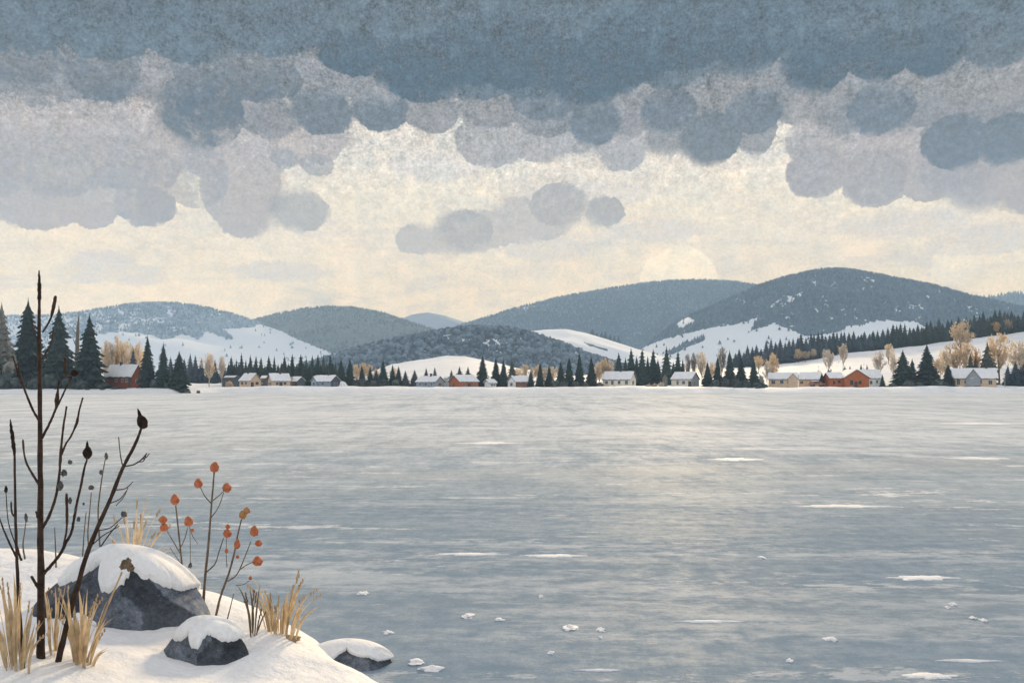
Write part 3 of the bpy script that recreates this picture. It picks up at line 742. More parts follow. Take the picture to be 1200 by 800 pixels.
def conifer_meshes(seed, tiers=17, fr=13, bushy=1.0, droop=0.34, snowy=False):
    """unit conifer: height 1, crown radius 1 at the skirt (scaled when placed)"""
    r = random.Random(seed)
    b = MB()
    z0 = 0.05
    # solid inner mass so that the sky does not show through everywhere
    k = 9
    prof = [(z0 + 0.02, 0.50), (0.2, 0.52), (0.45, 0.36), (0.7, 0.19), (0.88, 0.075), (0.97, 0.02)]
    ring = []
    for z, q in prof:
        ring.append([(math.cos(2 * math.pi * i / k) * q * r.uniform(0.8, 1.15), math.sin(2 * math.pi * i / k) * q * r.uniform(0.8, 1.15), z + r.uniform(-.015, .015)) for i in range(k)])
    for a, c in zip(ring, ring[1:]):
        for i in range(k):
            j = (i + 1) % k
            b.poly([a[i], a[j], c[j], c[i]])
    for ti in range(tiers):
        u = ti / (tiers - 1)
        z = z0 + (0.975 - z0) * (u ** 0.94) + r.uniform(-0.008, 0.008)
        rad = ((1 - u) ** 0.80) * 0.96 + 0.06 * (1 - 0.6 * u)
        if ti == 0: rad *= 0.9
        n = max(5, int(fr * (0.45 + 0.55 * (1 - u))))
        ph = r.uniform(0, 6.28)
        for f in range(n):
            an = ph + 2 * math.pi * (f + r.uniform(-0.3, 0.3)) / n
            L = rad * r.uniform(0.68, 1.12) * bushy
            dz = -droop * 0.25 * L * r.uniform(0.6, 1.3)
            lift = 0.030 * (1 - 0.3 * u)
            w = L * r.uniform(0.26, 0.40) + 0.02
            ca, sa = math.cos(an), math.sin(an)
            def P(q, s, zz): return (ca * q - sa * s, sa * q + ca * s, z + zz)
            i0 = L * 0.18
            tip = P(L, 0, dz)
            # a frond: raised spine, two drooping jagged sides
            m1 = P(L * 0.55, 0, lift + dz * 0.45); m0 = P(i0, 0, lift + 0.035)
            for sgn in (-1, 1):
                e0 = P(L * 0.38, sgn * w * 0.75, dz * 0.5 - 0.012); e1 = P(L * 0.52, sgn * w, dz * 0.75 - 0.02)
                e2 = P(L * 0.66, sgn * w * 0.45, dz * 0.7 - 0.004); e3 = P(L * 0.80, sgn * w * 0.62, dz * 0.95 - 0.016)
                b.poly([m0, e0, m1] if sgn < 0 else [m0, m1, e0])
                b.poly([e0, e1, m1]); b.poly([m1, e1, e2]); b.poly([m1, e2, tip]); b.poly([e2, e3, tip])
    b.tube([(0, 0, 0.95), (0.0, 0, 1.0)], [0.05, 0.01], 5)
    tr = MB()
    tr.tube([(0, 0, -0.02), (0, 0, 0.25), (0, 0, 0.6), (0, 0, 0.93)], [0.075, 0.06, 0.03, 0.008], 7)
    return b, tr

CONIFER = {}
def conifer_src(kind):
    if kind in CONIFER: return CONIFER[kind]
    sets = []
    spec = {'dark': (M_NEEDLE, range(5), 18, 14), 'far': (M_NEEDLE, range(20, 25), 11, 9), 'warm': (M_NEEDLE_WARM, range(30, 34), 11, 9), 'blue': (M_NEEDLE_BLUE, range(40, 44), 11, 9), 'grey': (M_NEEDLE_GREY, range(50, 52), 16, 12)}[kind]
    for s in spec[1]:
        c, tr = conifer_meshes(s, spec[2], spec[3])
        sets.append((c.mesh('conifer_crown', spec[0]), tr.mesh('conifer_trunk', M_BARK)))
    CONIFER[kind] = sets
    return sets

def place_tree(name, crown, trunk, loc, sx, sy, h, rz, label, cat, group=None):
    o = thing(name, label, cat, loc, rz, group)
    o.scale = (sx, sy, h)
    link(bpy.data.objects.new('crown', crown), o)
    link(bpy.data.objects.new('trunk', trunk), o)
    return o

_cr = random.Random(5)
def conifer(px, top, wpx, Y, label, kind='dark', group=None, base=None, name='conifer'):
    s = Y / F
    x = (px - 600) * s
    zg = landz(x, Y) - 0.1
    zt = H + (HY - top) * s
    c, tr = _cr.choice(conifer_src(kind))
    w = wpx * s * (0.56 if kind in ('dark', 'grey') else 0.80)
    return place_tree(name, c, tr, (x, Y, zg), w, w, zt - zg, _cr.uniform(0, 6.28), label, 'conifer', group)

# ---- bare deciduous trees
def decid_meshes(seed, twig, shape=(1, 1), dense=1150, col=None):
    r = random.Random(seed)
    tr = MB(); tips = []
    def branch(p, d, L, rad, lev):
        pts = [p]; rs = [rad]; q = Vector(p); dd = Vector(d)
        for k in range(3):
            dd = (dd + Vector((r.uniform(-.2, .2), r.uniform(-.2, .2), r.uniform(0.0, .16)))).normalized()
            q = q + dd * L / 3; pts.append(q.copy()); rs.append(rad * (1 - 0.25 * (k + 1)))
        tr.tube(pts, rs, 5 if lev < 2 else 3, 0.1)
        if lev < 3:
            for k in range(4 if lev < 2 else 3):
                i = r.choice((1, 2, 3, 3))
                a = r.uniform(0, 6.28)
                nd = (dd * 0.95 + Vector((math.cos(a), math.sin(a), 0.22)) * 0.62).normalized()
                branch(pts[i], nd, L * r.uniform(0.5, 0.72), rs[i] * 0.6, lev + 1)
        else: tips.append(q.copy())
    tr.tube([(0, 0, -0.03), (0.005, 0, 0.12), (0.0, 0.01, 0.3)], [0.026, 0.02, 0.016], 7, 0.06)
    for k in range(6):
        a = k * 1.05 + r.uniform(-.3, .3)
        branch(Vector((0, 0, 0.16 + 0.025 * k)), Vector((math.cos(a) * 0.5, math.sin(a) * 0.5, 1)).normalized(), r.uniform(0.26, 0.34), 0.011, 1)
    branch(Vector((0, 0.01, 0.3)), Vector((0, 0, 1)), 0.36, 0.014, 1)
    # normalise to height 1 and half-width 0.5 * shape
    zs = [v[2] for v in tr.v]; zm = max(zs)
    xm = max(max(abs(v[0]), abs(v[1])) for v in tr.v)
    k2 = 0.50 / xm
    tr.v = [(v[0] * k2, v[1] * k2, v[2] / zm * 0.97) for v in tr.v]
    cr = MB()
    anchor = []
    lob = [(r.uniform(-.32, .32), r.uniform(-.32, .32), r.uniform(0.42, 0.84), r.uniform(0.10, 0.20)) for _ in range(10)] + [(0, 0, 0.86, 0.11)]
    for _ in range(dense * 3):
        if r.random() < 0.62: anchor.append(tr.v[r.randrange(len(tr.v))])
        else:
            q = r.choice(lob); d = Vector((r.gauss(0, 1), r.gauss(0, 1), r.gauss(0, 1))).normalized() * q[3] * r.uniform(0.35, 1) ** 0.5
            anchor.append((q[0] + d.x, q[1] + d.y, min(0.985, q[2] + d.z * 1.15)))
    n = 0
    for p in anchor:
        if p[2] < 0.30 or n >= dense: continue
        n += 1
        base = Vector(p)
        out = Vector((p[0], p[1], 0.25 * (p[2] - 0.2)))
        for q in range(2):
            d = (out.normalized() * 0.5 + Vector((r.uniform(-1, 1), r.uniform(-1, 1), r.uniform(0.1, 1.3)))).normalized()
            L = r.uniform(0.03, 0.06)
            s = d.cross(Vector((r.uniform(-1, 1), r.uniform(-1, 1), r.uniform(-1, 1)))).normalized() * L * 0.22
            c0 = base + Vector((r.uniform(-1, 1), r.uniform(-1, 1), r.uniform(-1, 1))) * 0.025
            cr.poly([c0 - s, c0 + s, c0 + d * L + s * 0.2])
            cr.poly([c0 + d * L * 0.3, c0 + d * L * 0.5 + s * 3.2, c0 + d * L * 0.62])
            cr.poly([c0 + d * L * 0.4, c0 + d * L * 0.7 - s * 3.0, c0 + d * L * 0.75])
    return cr, tr

DECID = {}
def decid(px, top, wpx, Y, label, kind='tan', group=None, name='bare_tree', base=None):
    if kind not in DECID:
        twig, bark = {'tan': (M_TAN, M_BARK), 'pale': (M_PALE, M_PALEBARK), 'orange': (M_ORANGE, M_BARK), 'grey': (M_GREYTW, M_BARK)}[kind]
        ms = []
        for s in range(3):
            c, tr = decid_meshes(100 + s + 7 * len(DECID), twig)
            ms.append((c.mesh('bare_crown', twig), tr.mesh('bare_trunk', bark)))
        DECID[kind] = ms
    s = Y / F; x = (px - 600) * s
    zg = landz(x, Y) - 0.1
    zt = H + (HY - top) * s
    c, tr = _cr.choice(DECID[kind])
    return place_tree(name, c, tr, (x, Y, zg), wpx * s, wpx * s, zt - zg, _cr.uniform(0, 6.28), label, 'bare tree', group)

def shrub_mesh(seed, m, n=420):
    r = random.Random(seed); b = MB()
    b.blob((0, 0, 0.30), (0.36, 0.36, 0.42), 2, 0.4, seed, 2.0, bottom=-0.32)
    for _ in range(n):
        a = r.uniform(0, 6.28); ph = math.acos(r.uniform(0, 1))
        d = Vector((math.cos(a) * math.sin(ph), math.sin(a) * math.sin(ph), math.cos(ph)))
        k = 0.74 + 0.26 * mnoise.noise(d * 2.2 + Vector((seed, 0, 0))) * 2
        p = Vector((d.x * 0.5 * k, d.y * 0.5 * k, d.z * k)) * r.uniform(0.7, 1.0)
        q = (d + Vector((r.uniform(-.6, .6), r.uniform(-.6, .6), r.uniform(-.2, .7)))).normalized() * r.uniform(0.07, 0.15)
        s = q.cross(Vector((r.uniform(-1, 1), r.uniform(-1, 1), r.uniform(-1, 1)))).normalized() * 0.045
        b.poly([p - s, p + s, p + q])
        b.poly([p + s * 0.6, p + s * 1.6 + q * 0.4, p + q * 0.7])
    return b.mesh('shrub', m)
SHRUB = {}
def shrub(px, top, wpx, Y, label, kind='dark', group=None):
    if kind not in SHRUB:
        mm = {'dark': M_SHRUB, 'grey': M_SHRUBGREY, 'tan': M_TAN}[kind]
        SHRUB[kind] = [shrub_mesh(300 + i, mm) for i in range(4)]
    s = Y / F; x = (px - 600) * s; zg = landz(x, Y) - 0.08
    o = link(bpy.data.objects.new('shrub', _cr.choice(SHRUB[kind])))
    o.location = (x, Y, zg); o.rotation_euler = (0, 0, _cr.uniform(0, 6.28))
    o.scale = (wpx * s, wpx * s * 0.8, max(0.5, H + (HY - top) * s - zg))
    return tag(o, label, 'shrub', group)

# ---- left promontory
conifer(2, 356, 46, 212, 'pale grey green conifer cut off by the left edge of the picture', 'grey')
conifer(33, 351.5, 50, 205, 'tallest dark conifer of the left point, just left of the tall brown stalk')
conifer(69, 360.5, 50, 203, 'broad dark conifer just right of the tall brown stalk')
conifer(105, 369.5, 46, 200, 'dark conifer beside the red cabin, its skirt touching the cabin wall')
conifer(-14, 392, 52, 204, 'dark conifer half outside the frame under the pale one', 'dark')
conifer(173, 393.5, 25, 200, 'tallest of three dark conifers right of the red cabin')
conifer(191.5, 402, 22, 199, 'middle one of three dark conifers right of the red cabin')
conifer(210, 411.5, 27, 197, 'shortest of three dark conifers, last tree on the left point')
conifer(156, 407.5, 13, 226, 'small slim conifer peeping over the red cabin roof', 'blue')
# the snag
def snag():
    Y = 214.0; s = Y / F; x = (90 - 600) * s; z = landz(x, Y) - 0.1
    b = MB(); top = H + (HY - 368) * s - z
    b.tube([(0, 0, 0), (0.1, 0, top * 0.5), (0.35, 0, top * 0.85), (0.6, 0, top)], [0.75, 0.55, 0.33, 0.03], 8, 0.12)
    o = thing('dead_tree', 'bare grey brown dead trunk rising between two dark conifers', 'dead tree', (x, Y, z))
    b.build('trunk', M_GREYTW, o)
    for (h0, dx, dz, r) in ((0.80, -1.9, 1.6, .16), (0.62, -1.4, 2.0, .2), (0.5, 1.2, 1.5, .15)):
        l = MB(); l.tube([(0.3, 0, top * h0 - 1.8), (0.3 + dx * 0.6, 0.1, top * h0 - 1.0 + dz * 0.4), (0.3 + dx, 0.2, top * h0 - 1 + dz)], [r, r * 0.8, r * 0.3], 6, 0.1)
        l.build('limb', M_GREYTW, o)
snag()
for i, (px, top, w) in enumerate([(8, 428, 26), (22, 436, 24), (44, 437, 26), (60, 431, 26), (82, 436, 24), (96, 441, 22), (120, 446, 24), (136, 452, 18)]):
    shrub(px, top, w, 198 - (i % 3), 'dark rounded shrub massed along the foot of the big conifers at the shore', 'dark', 'dark shrubs under the big conifers')
shrub(16, 408, 34, 202, 'pale grey bare bush in front of the big conifers at the picture edge', 'grey')
shrub(90, 430, 16, 199.5, 'pale grey bush between the two dark conifers left of the red cabin', 'grey')
shrub(182, 440, 15, 198, 'low grey shrub at the foot of the three conifers', 'dark')
shrub(197, 446, 12, 197, 'small dark shrub by the shortest of the three conifers', 'dark')
for px, top, w in [(124, 399, 13), (131, 402, 14), (137, 393, 12), (143, 401, 15), (149, 398, 12), (155, 404, 15), (161, 402, 14), (127, 412, 16), (168, 412, 14)]:
    decid(px, top, w, 236 + (px % 5) * 3, 'tan bare tree in the grove behind the red cabin', 'tan', 'tan grove behind the red cabin')

# ---- bluish trees between the point and the village
for px, top in [(200, 418), (206, 422), (216, 420), (223, 414), (229, 416), (236, 420), (242, 424), (252, 421), (262, 424)]:
    conifer(px, top, 12, 300, 'hazy blue conifer beyond the shore, right of the left point', 'blue', 'hazy blue conifers right of the point')
decid(245, 414, 20, 240, 'pale bare tree with forked white trunk at the shore, left of the tan cabins', 'pale')
decid(260, 417, 9, 238, 'slim pale birch beside the forked white tree', 'pale')
shrub(269, 445, 12, 234, 'low pale straw coloured bush at the foot of the slim birch', 'tan')

# ---- row behind the tan and blue houses
row = [(271, 417, 11), (277, 421, 9), (283, 413.5, 11), (288, 422, 9), (293.5, 416, 12), (300, 417, 12), (306, 418, 11), (315, 416.5, 13), (321.5, 417, 9), (333.5, 416.5, 13), (342.5, 414.5, 12), (352.5, 415, 16), (359, 419, 10), (366, 416, 12), (372.5, 415.5, 12), (379, 415.5, 10), (387, 415.5, 12), (393, 424, 9)]
for i, (px, top, w) in enumerate(row):
    conifer(px, top, w, 262 + (i * 7 % 5) * 4, 'dark conifer in the close row behind the tan and blue shore houses', 'far' if i % 3 else 'warm', 'row of conifers behind the tan and blue houses')
for px in (268, 274.5, 280, 291, 297, 303.5, 310.5, 318.5, 326, 330, 338, 347.5, 356, 362.5, 369.5, 376, 383, 390):
    conifer(px, 424.5 + (px * 7 % 5), 13, 258 + (px % 3), 'dark conifer in the close row behind the tan and blue shore houses', 'far', 'row of conifers behind the tan and blue houses')
conifer(399.5, 420, 16, 236, 'first of two dark conifers standing right of the blue house')
conifer(410, 420, 16, 237, 'second dark conifer right of the blue house, before the tan grove')
for px, top, w in [(418, 427, 12), (426, 424, 12), (433, 427, 10), (440, 431, 12), (461, 431, 10)]:
    decid(px, top, w, 262, 'tan bare tree between the blue houses', 'tan', 'tan trees between the two blue houses')
for px, top, w, k in [(402, 428, 12, 'far'), (424, 428, 11, 'far'), (434, 430, 11, 'far'), (441, 433, 10, 'blue'), (460, 427, 11, 'far'), (467, 429, 12, 'far'), (475, 434, 11, 'blue'), (486, 433, 13, 'blue')]:
    conifer(px, top, w, 244, 'dark conifer in the thicket left of the long blue roofed house', k, 'conifer thicket left of the blue roofed house')
conifer(449, 422, 17, 240, 'tallest conifer of the thicket left of the blue roofed house')
for i, (px, top, w) in enumerate([(392, 443, 14), (415, 443, 16), (426, 441, 16), (438, 443, 16), (448, 442, 16), (464, 442, 14), (476, 444, 14), (340, 438, 12), (349, 444, 12)]):
    shrub(px, top, w, 237, 'dark grey shrub in the thicket along the village shore', 'dark' if i < 7 else 'tan', 'shrubs along the village shore')
conifer(499.5, 431, 10, 250, 'left of two small conifers behind the long blue roofed house', 'blue')
conifer(509.5, 430, 9, 250, 'right of two small conifers behind the long blue roofed house', 'blue')
conifer(529, 433, 8, 250, 'thin small conifer at the gable of the red house', 'blue')
conifer(538.5, 429, 11, 250, 'left of two small conifers above the red house roof', 'blue')
conifer(548.5, 429, 10, 250, 'right of two small conifers above the red house roof', 'blue')
conifer(565.5, 416, 20, 237, 'broad tall dark conifer right of the red house')
conifer(581, 419, 17, 238, 'dark conifer behind the snow covered shed')
conifer(590, 421, 15, 237, 'dark conifer just left of the red and white house')
conifer(600, 421, 13, 252, 'brownish conifer behind the red and white house', 'warm')
for px, top, w in [(606, 431, 12), (615, 427, 12), (623, 429, 12), (631, 427, 12), (648, 429, 14), (638, 430, 12), (702, 424, 12), (709, 419, 12), (714, 421, 11), (699, 430, 12)]:
    decid(px, top, w, 264, 'tan bare tree in the screen behind the shore conifers', 'tan', 'tan trees between red and white house and cream house')
conifer(622, 434, 11, 229, 'small dark conifer in front of the red and white house', 'dark')
conifer(633, 424, 13, 234, 'slim dark conifer at the left end of the shore clump before the cream house')
conifer(643.5, 428, 14, 234, 'low dark conifer, second in the shore clump before the cream house')
conifer(657, 423, 14, 238, 'bluish conifer in the middle of the shore clump before the cream house', 'far')
conifer(667, 417.5, 16, 234, 'tall dark conifer in the middle of the shore clump before the cream house')
conifer(679, 412.5, 15, 236, 'tallest narrow conifer of the shore clump before the cream house')
conifer(693, 418.5, 17, 234, 'dark conifer nearest the cream house')
for px, top, w in [(650, 442, 16), (661, 444, 14), (674, 444, 14), (686, 446, 14), (703, 446, 12)]:
    shrub(px, top, w, 232, 'dark low shrub filling the shore clump of conifers before the cream house', 'dark', 'shrubs in the conifer clump by the cream house')

# ---- behind and right of the cream house
for i, (px, top, w) in enumerate([(725, 413, 17), (733, 419, 12), (739.5, 408, 16), (746, 417, 11), (752.5, 409, 16), (759, 417, 10), (765.5, 409, 15), (771, 421, 12), (781, 406, 17), (789, 424, 12), (794.5, 411, 13), (800, 421, 11)]):
    conifer(px, top, w, 258 + (i * 5 % 4) * 4, 'dark conifer in the tall stand behind the cream house', 'far', 'stand of conifers behind the cream house')
decid(806, 414, 9, 262, 'grey birch on the left of two beside the tall conifers', 'grey')
decid(813, 413, 9, 262, 'grey birch on the right of two beside the tall conifers', 'grey')
decid(822.5, 411, 14, 266, 'rounded pale tan tree right of the grey birches', 'tan')
decid(846, 406, 12, 280, 'pale grey rounded tree behind the shore conifers', 'grey')
decid(834, 424, 14, 268, 'short tan tree low behind the shore conifers', 'tan')
shrub(760, 449, 9, 231, 'small tan bush, left one beside the cream house', 'tan')
shrub(767, 448, 9, 231, 'small tan bush, right one beside the cream house', 'tan')
shrub(779, 436, 9, 233, 'tall grey bush before the grey gabled cottage', 'grey')
shrub(775, 446, 8, 231, 'little tan bush beside the tall grey bush', 'tan')
conifer(829, 424, 16, 231, 'dark conifer at the right gable of the grey gabled cottage')
conifer(841, 418, 15, 233, 'second conifer from the grey gabled cottage in its shore clump')
conifer(855, 410.5, 18, 232, 'tallest conifer of the clump between the cottages')
conifer(868.5, 417, 18, 232, 'broad conifer right of the tallest in the clump between the cottages')
conifer(883, 420, 16, 231, 'rightmost full size conifer of the clump between the cottages')
shrub(892, 436, 9, 231, 'slim grey bush right of the conifer clump', 'grey')
for px, top, w in [(838, 441, 16), (849, 439, 18), (862, 441, 18), (874, 442, 16), (888, 446, 16), (896, 448, 10)]:
    shrub(px, top, w, 229, 'dark low shrub under the conifer clump between the cottages', 'dark', 'shrubs under the clump between the cottages')

# ---- bare trees on and before the sloping field
decid(889, 416, 12, 330, 'small tan tree at the lower end of the sloping field', 'tan')
decid(905, 412, 17, 252, 'tall pale tan tree at the left end of the tan cottage', 'tan')
decid(899, 424, 12, 246, 'pale tree tight beside the tall one at the tan cottage', 'pale')
decid(936, 409, 12, 395, 'tan tree at the field edge, left of three before the dark row', 'tan')
decid(944, 411, 12, 395, 'tan tree at the field edge, middle of three before the dark row', 'tan')
decid(953, 408, 9, 398, 'tan tree at the field edge, right of three before the dark row', 'tan')
decid(971, 409, 15, 300, 'pale tree with thin white trunk on the field behind the red barn', 'pale')
decid(988, 402, 14, 310, 'taller pale tree on the field above the red barn roof', 'pale')
decid(1030, 411, 18, 270, 'wide pale grey tree behind the white wing of the barn', 'pale')
decid(1041, 403, 12, 330, 'yellowish tree at the field edge above the barn', 'tan')
decid(1047, 414, 14, 268, 'pale grey tree beside the wide one behind the barn', 'pale')
decid(1126, 377, 28, 330, 'tallest pale tan tree rising from the field against the dark row', 'tan')
decid(1108, 410, 22, 262, 'tan tree behind the largest shore conifer', 'tan')
decid(1120, 400, 24, 262, 'broad tan tree in the middle of the grove left of the grey house', 'tan')
decid(1132, 402, 22, 264, 'pale tan tree on the right of the grove left of the grey house', 'tan')
decid(1143, 408, 14, 266, 'orange tan tree at the edge of the grove', 'orange')
decid(1098, 420, 16, 258, 'low tan tree between the two large shore conifers', 'tan')
decid(1171, 389, 32, 252, 'large spreading pale tan tree behind the grey house gable', 'tan')
decid(1169, 377, 13, 400, 'orange tree on the field top, left of two', 'orange')
decid(1182, 374, 10, 402, 'orange tree on the field top, right of two', 'orange')
decid(1196, 399, 26, 262, 'wide tan tree at the right edge of the picture', 'tan')
shrub(1012, 428, 0.1 + 7, 262, 'little dark bush above the barn ridge', 'dark')
for px, top, w, lab in [(990, 428, 8, 'left of two little dark conifers above the barn wing roof'), (996, 428.5, 7, 'right of two little dark conifers above the barn wing roof'), (1009, 426.5, 8, 'little dark conifer just above the barn ridge'), (1016, 426.5, 6, 'slender little dark conifer right of the barn ridge')]:
    conifer(px, top, w, 268, lab, 'far')
shrub(960, 430, 10, 246, 'blue grey bush behind the tan and white cottage', 'dark')
shrub(972, 428, 13, 246, 'tall blue grey bush left of the red barn', 'dark')

# ---- big conifers right
conifer(1034, 438.5, 8, 229, 'tiny dark conifer at the right end of the barn')
conifer(1058, 410.5, 32, 231, 'big dark conifer, left of the largest one on the right shore')
conifer(1069, 420, 17, 240, 'middle sized conifer tucked behind the two big shore conifers')
conifer(1086, 403.5, 33, 229, 'largest dark conifer on the right shore')
conifer(1111, 426.5, 18, 229, 'small dark conifer left of the grey tan house')
for px, top, w in [(1046, 448, 14), (1064, 444, 20), (1076, 446, 18), (1098, 440, 20), (1106, 446, 16), (1072, 449, 16)]:
    shrub(px, top, w, 227, 'dark shrub at the skirt of the largest shore conifers', 'dark', 'shrubs at the foot of the largest shore conifers')
conifer(1157, 401.5, 22, 252, 'broad dark conifer behind the roof of the grey tan house', 'warm')
conifer(1137, 414, 13, 252, 'dark conifer with pointed top, left one behind the grey tan house', 'warm')
conifer(1143, 417, 11, 252, 'dark conifer, right one of the pair behind the grey tan house', 'warm')
conifer(1181, 428, 12, 244, 'narrow dark conifer right of the grey tan house', 'blue')
for px, top, w in [(1190, 424, 18), (1202, 420, 22)]:
    conifer(px, top, w, 240, 'dark bluish conifer at the right picture edge beside the grey tan house', 'blue', 'dark conifers at the right picture edge')

# ---- added low clumps in place of the dark earth and shadow line
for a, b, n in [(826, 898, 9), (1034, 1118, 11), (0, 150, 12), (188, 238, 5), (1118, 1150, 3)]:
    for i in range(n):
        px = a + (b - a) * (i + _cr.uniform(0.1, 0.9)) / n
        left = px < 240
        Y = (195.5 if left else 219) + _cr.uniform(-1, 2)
        shrub(px, (455.6 if left else 453.0) - _cr.uniform(0.4, 2.2), _cr.uniform(7, 13), Y, 'added low dark clump in place of the earth and shadow line along the snowy water edge', 'dark', 'added clumps for the dark shore line')

# ---- the long row along the top of the sloping field
FT = [(862, 409), (870, 407), (880, 404), (888, 403), (895, 401.5), (903, 396), (912, 396), (922, 394), (930, 391), (943, 389), (955, 389), (966, 387), (980, 388), (1000, 387), (1015, 386), (1030, 387), (1044, 381), (1056, 379.5), (1070, 378), (1085, 376), (1100, 374), (1115, 374), (1128, 370), (1140, 368), (1155, 365), (1172, 363), (1185, 365), (1205, 362)]
fx = [q[0] for q in FT]; fy = [q[1] for q in FT]
rr = random.Random(17)
px = 862.0; i = 0
while px < 1206:
    top = float(np.interp(px, fx, fy)) + rr.choice((-1.2, 0, 0.5, 2.0, 4.5, 6))
    wd = rr.uniform(10, 15)
    conifer(px, top, wd, 408 + (i % 4) * 9, 'dark blue conifer in the long row along the top edge of the sloping snowfield', 'blue' if px < 1040 and i % 3 else ('warm' if i % 4 == 0 and px > 1000 else 'far'), 'long conifer row above the sloping snowfield')
    px += rr.uniform(3.4, 6.2); i += 1
px = 870.0
while px < 1206:
    top = float(np.interp(px, fx, fy)) + rr.uniform(7, 13)
    conifer(px, top, rr.uniform(10, 14), 404 + rr.uniform(-2, 2), 'dark blue conifer in the long row along the top edge of the sloping snowfield', 'blue' if px < 1040 else 'far', 'long conifer row above the sloping snowfield')
    px += rr.uniform(5.5, 8)
# trees on the crest of the open white hill
for px, top in [(694, 384), (699, 389), (705, 388), (709.5, 387), (715, 391), (720, 392), (725, 393)]:
    Y = 1452.0; s = Y / F; x = (px - 600) * s
    z = float(h6.z(np.array([x]), np.array([Y]))[0])
    c, tr = _cr.choice(conifer_src('blue'))
    place_tree('conifer', c, tr, (x, Y, z - 0.3), 4.6 * s, 4.6 * s, H + (HY - top) * s - z, _cr.uniform(0, 6), 'dark conifer in the small clump on the crest of the open white hill', 'conifer', 'clump on the crest of the white hill')
# ------------------------------------------------------------------ houses
M_ROOFSNOW = snow_mat('roof_snow', 0.9, 0.4, 0.06, 0.04, False)
M_GLASS = mat('window_glass', (0.030, 0.036, 0.045), 0.25, 0.4, 1.5, 0.5)
M_TRIM = mat('white_trim', (0.52, 0.49, 0.45), 0.7, 0.1, 3)
M_DARKTRIM = mat('dark_trim', (0.085, 0.075, 0.07), 0.8, 0.25, 3)
M_CHIM = mat('chimney_stone', (0.075, 0.07, 0.07), 0.9, 0.3, 6)
WALL = {'tan': (0.70, 0.52, 0.36), 'cream': (0.86, 0.76, 0.63), 'blue': (0.29, 0.38, 0.46), 'red': (0.46, 0.145, 0.06), 'darkred': (0.26, 0.075, 0.04), 'white': (0.84, 0.82, 0.78), 'grey': (0.36, 0.38, 0.40), 'paleblue': (0.40, 0.48, 0.54), 'slate': (0.10, 0.12, 0.145), 'brown': (0.36, 0.16, 0.10)}
WM = {}
def board_mat(key):
    """painted or weathered horizontal boards"""
    if key in WM: return WM[key]
    col = WALL[key]
    m, t, b = new_mat('wall_' + key)
    p = t.pos(False)
    s = t.n('ShaderNodeSeparateXYZ'); t.put(s.inputs[0], p)
    ln = t.math('FRACT', t.math('MULTIPLY', s.outputs[2], 3.6))
    n1 = t.noise(t.vmath('MULTIPLY', p, (0.5, 0.5, 3.0)), 1.6, 6.0, 0.7)
    c = t.mix(t.rng(n1, 0.3, 0.7), tuple(x * 0.74 for x in col), tuple(min(1, x * 1.24) for x in col))
    c = t.mix(t.rng(ln, 0.0, 0.14, 0.35, 0.0), c, tuple(x * 0.5 for x in col))
    t.put(b.inputs['Base Color'], c); b.inputs['Roughness'].default_value = 0.85; b.inputs['Specular IOR Level'].default_value = 0.15
    bp = t.n('ShaderNodeBump'); bp.inputs['Strength'].default_value = 0.4; bp.inputs['Distance'].default_value = 0.03
    t.put(bp.inputs['Height'], t.rng(ln, 0.0, 0.2)); t.put(b.inputs['Normal'], bp.outputs[0])
    WM[key] = m
    return m

def add_window(root, x, y, z, w, h, nrm, trim=True, arched=False):
    """window on a wall: nrm is 'f' front (-y) or 'r' right (+x) or 'l' left (-x)"""
    def B(mb, u0, u1, z0, z1, d0, d1):
        if nrm == 'f': mb.box(x + u0, x + u1, y - d1, y - d0, z0, z1)
        elif nrm == 'r': mb.box(x + d0, x + d1, y + u0, y + u1, z0, z1)
        else: mb.box(x - d1, x - d0, y + u0, y + u1, z0, z1)
    fr = MB(); t = 0.09
    for a in ((-w / 2 - t, -w / 2), (w / 2, w / 2 + t), (-0.03, 0.03)): B(fr, a[0], a[1], z - h / 2, z + h / 2, 0.004, 0.07)
    B(fr, -w / 2 - t - 0.03, w / 2 + t + 0.03, z + h / 2, z + h / 2 + t, 0.004, 0.09)
    B(fr, -w / 2 - t - 0.05, w / 2 + t + 0.05, z - h / 2 - t, z - h / 2, 0.004, 0.12)
    f = fr.build('window', M_TRIM if trim else M_DARKTRIM, root)
    g = MB(); B(g, -w / 2, w / 2, z - h / 2, z + h / 2, 0.003, 0.022)
    g.build('pane', M_GLASS, f)
    return f

def add_door(root, x, y, z0, w, h, nrm, m=None):
    d = MB()
    if nrm == 'f': d.box(x - w / 2, x + w / 2, y - 0.06, y - 0.004, z0, z0 + h)
    elif nrm == 'r': d.box(x + 0.004, x + 0.06, y - w / 2, y + w / 2, z0, z0 + h)
    else: d.box(x - 0.06, x - 0.004, y - w / 2, y + w / 2, z0, z0 + h)
    return d.build('door', m or M_DARKTRIM, root)

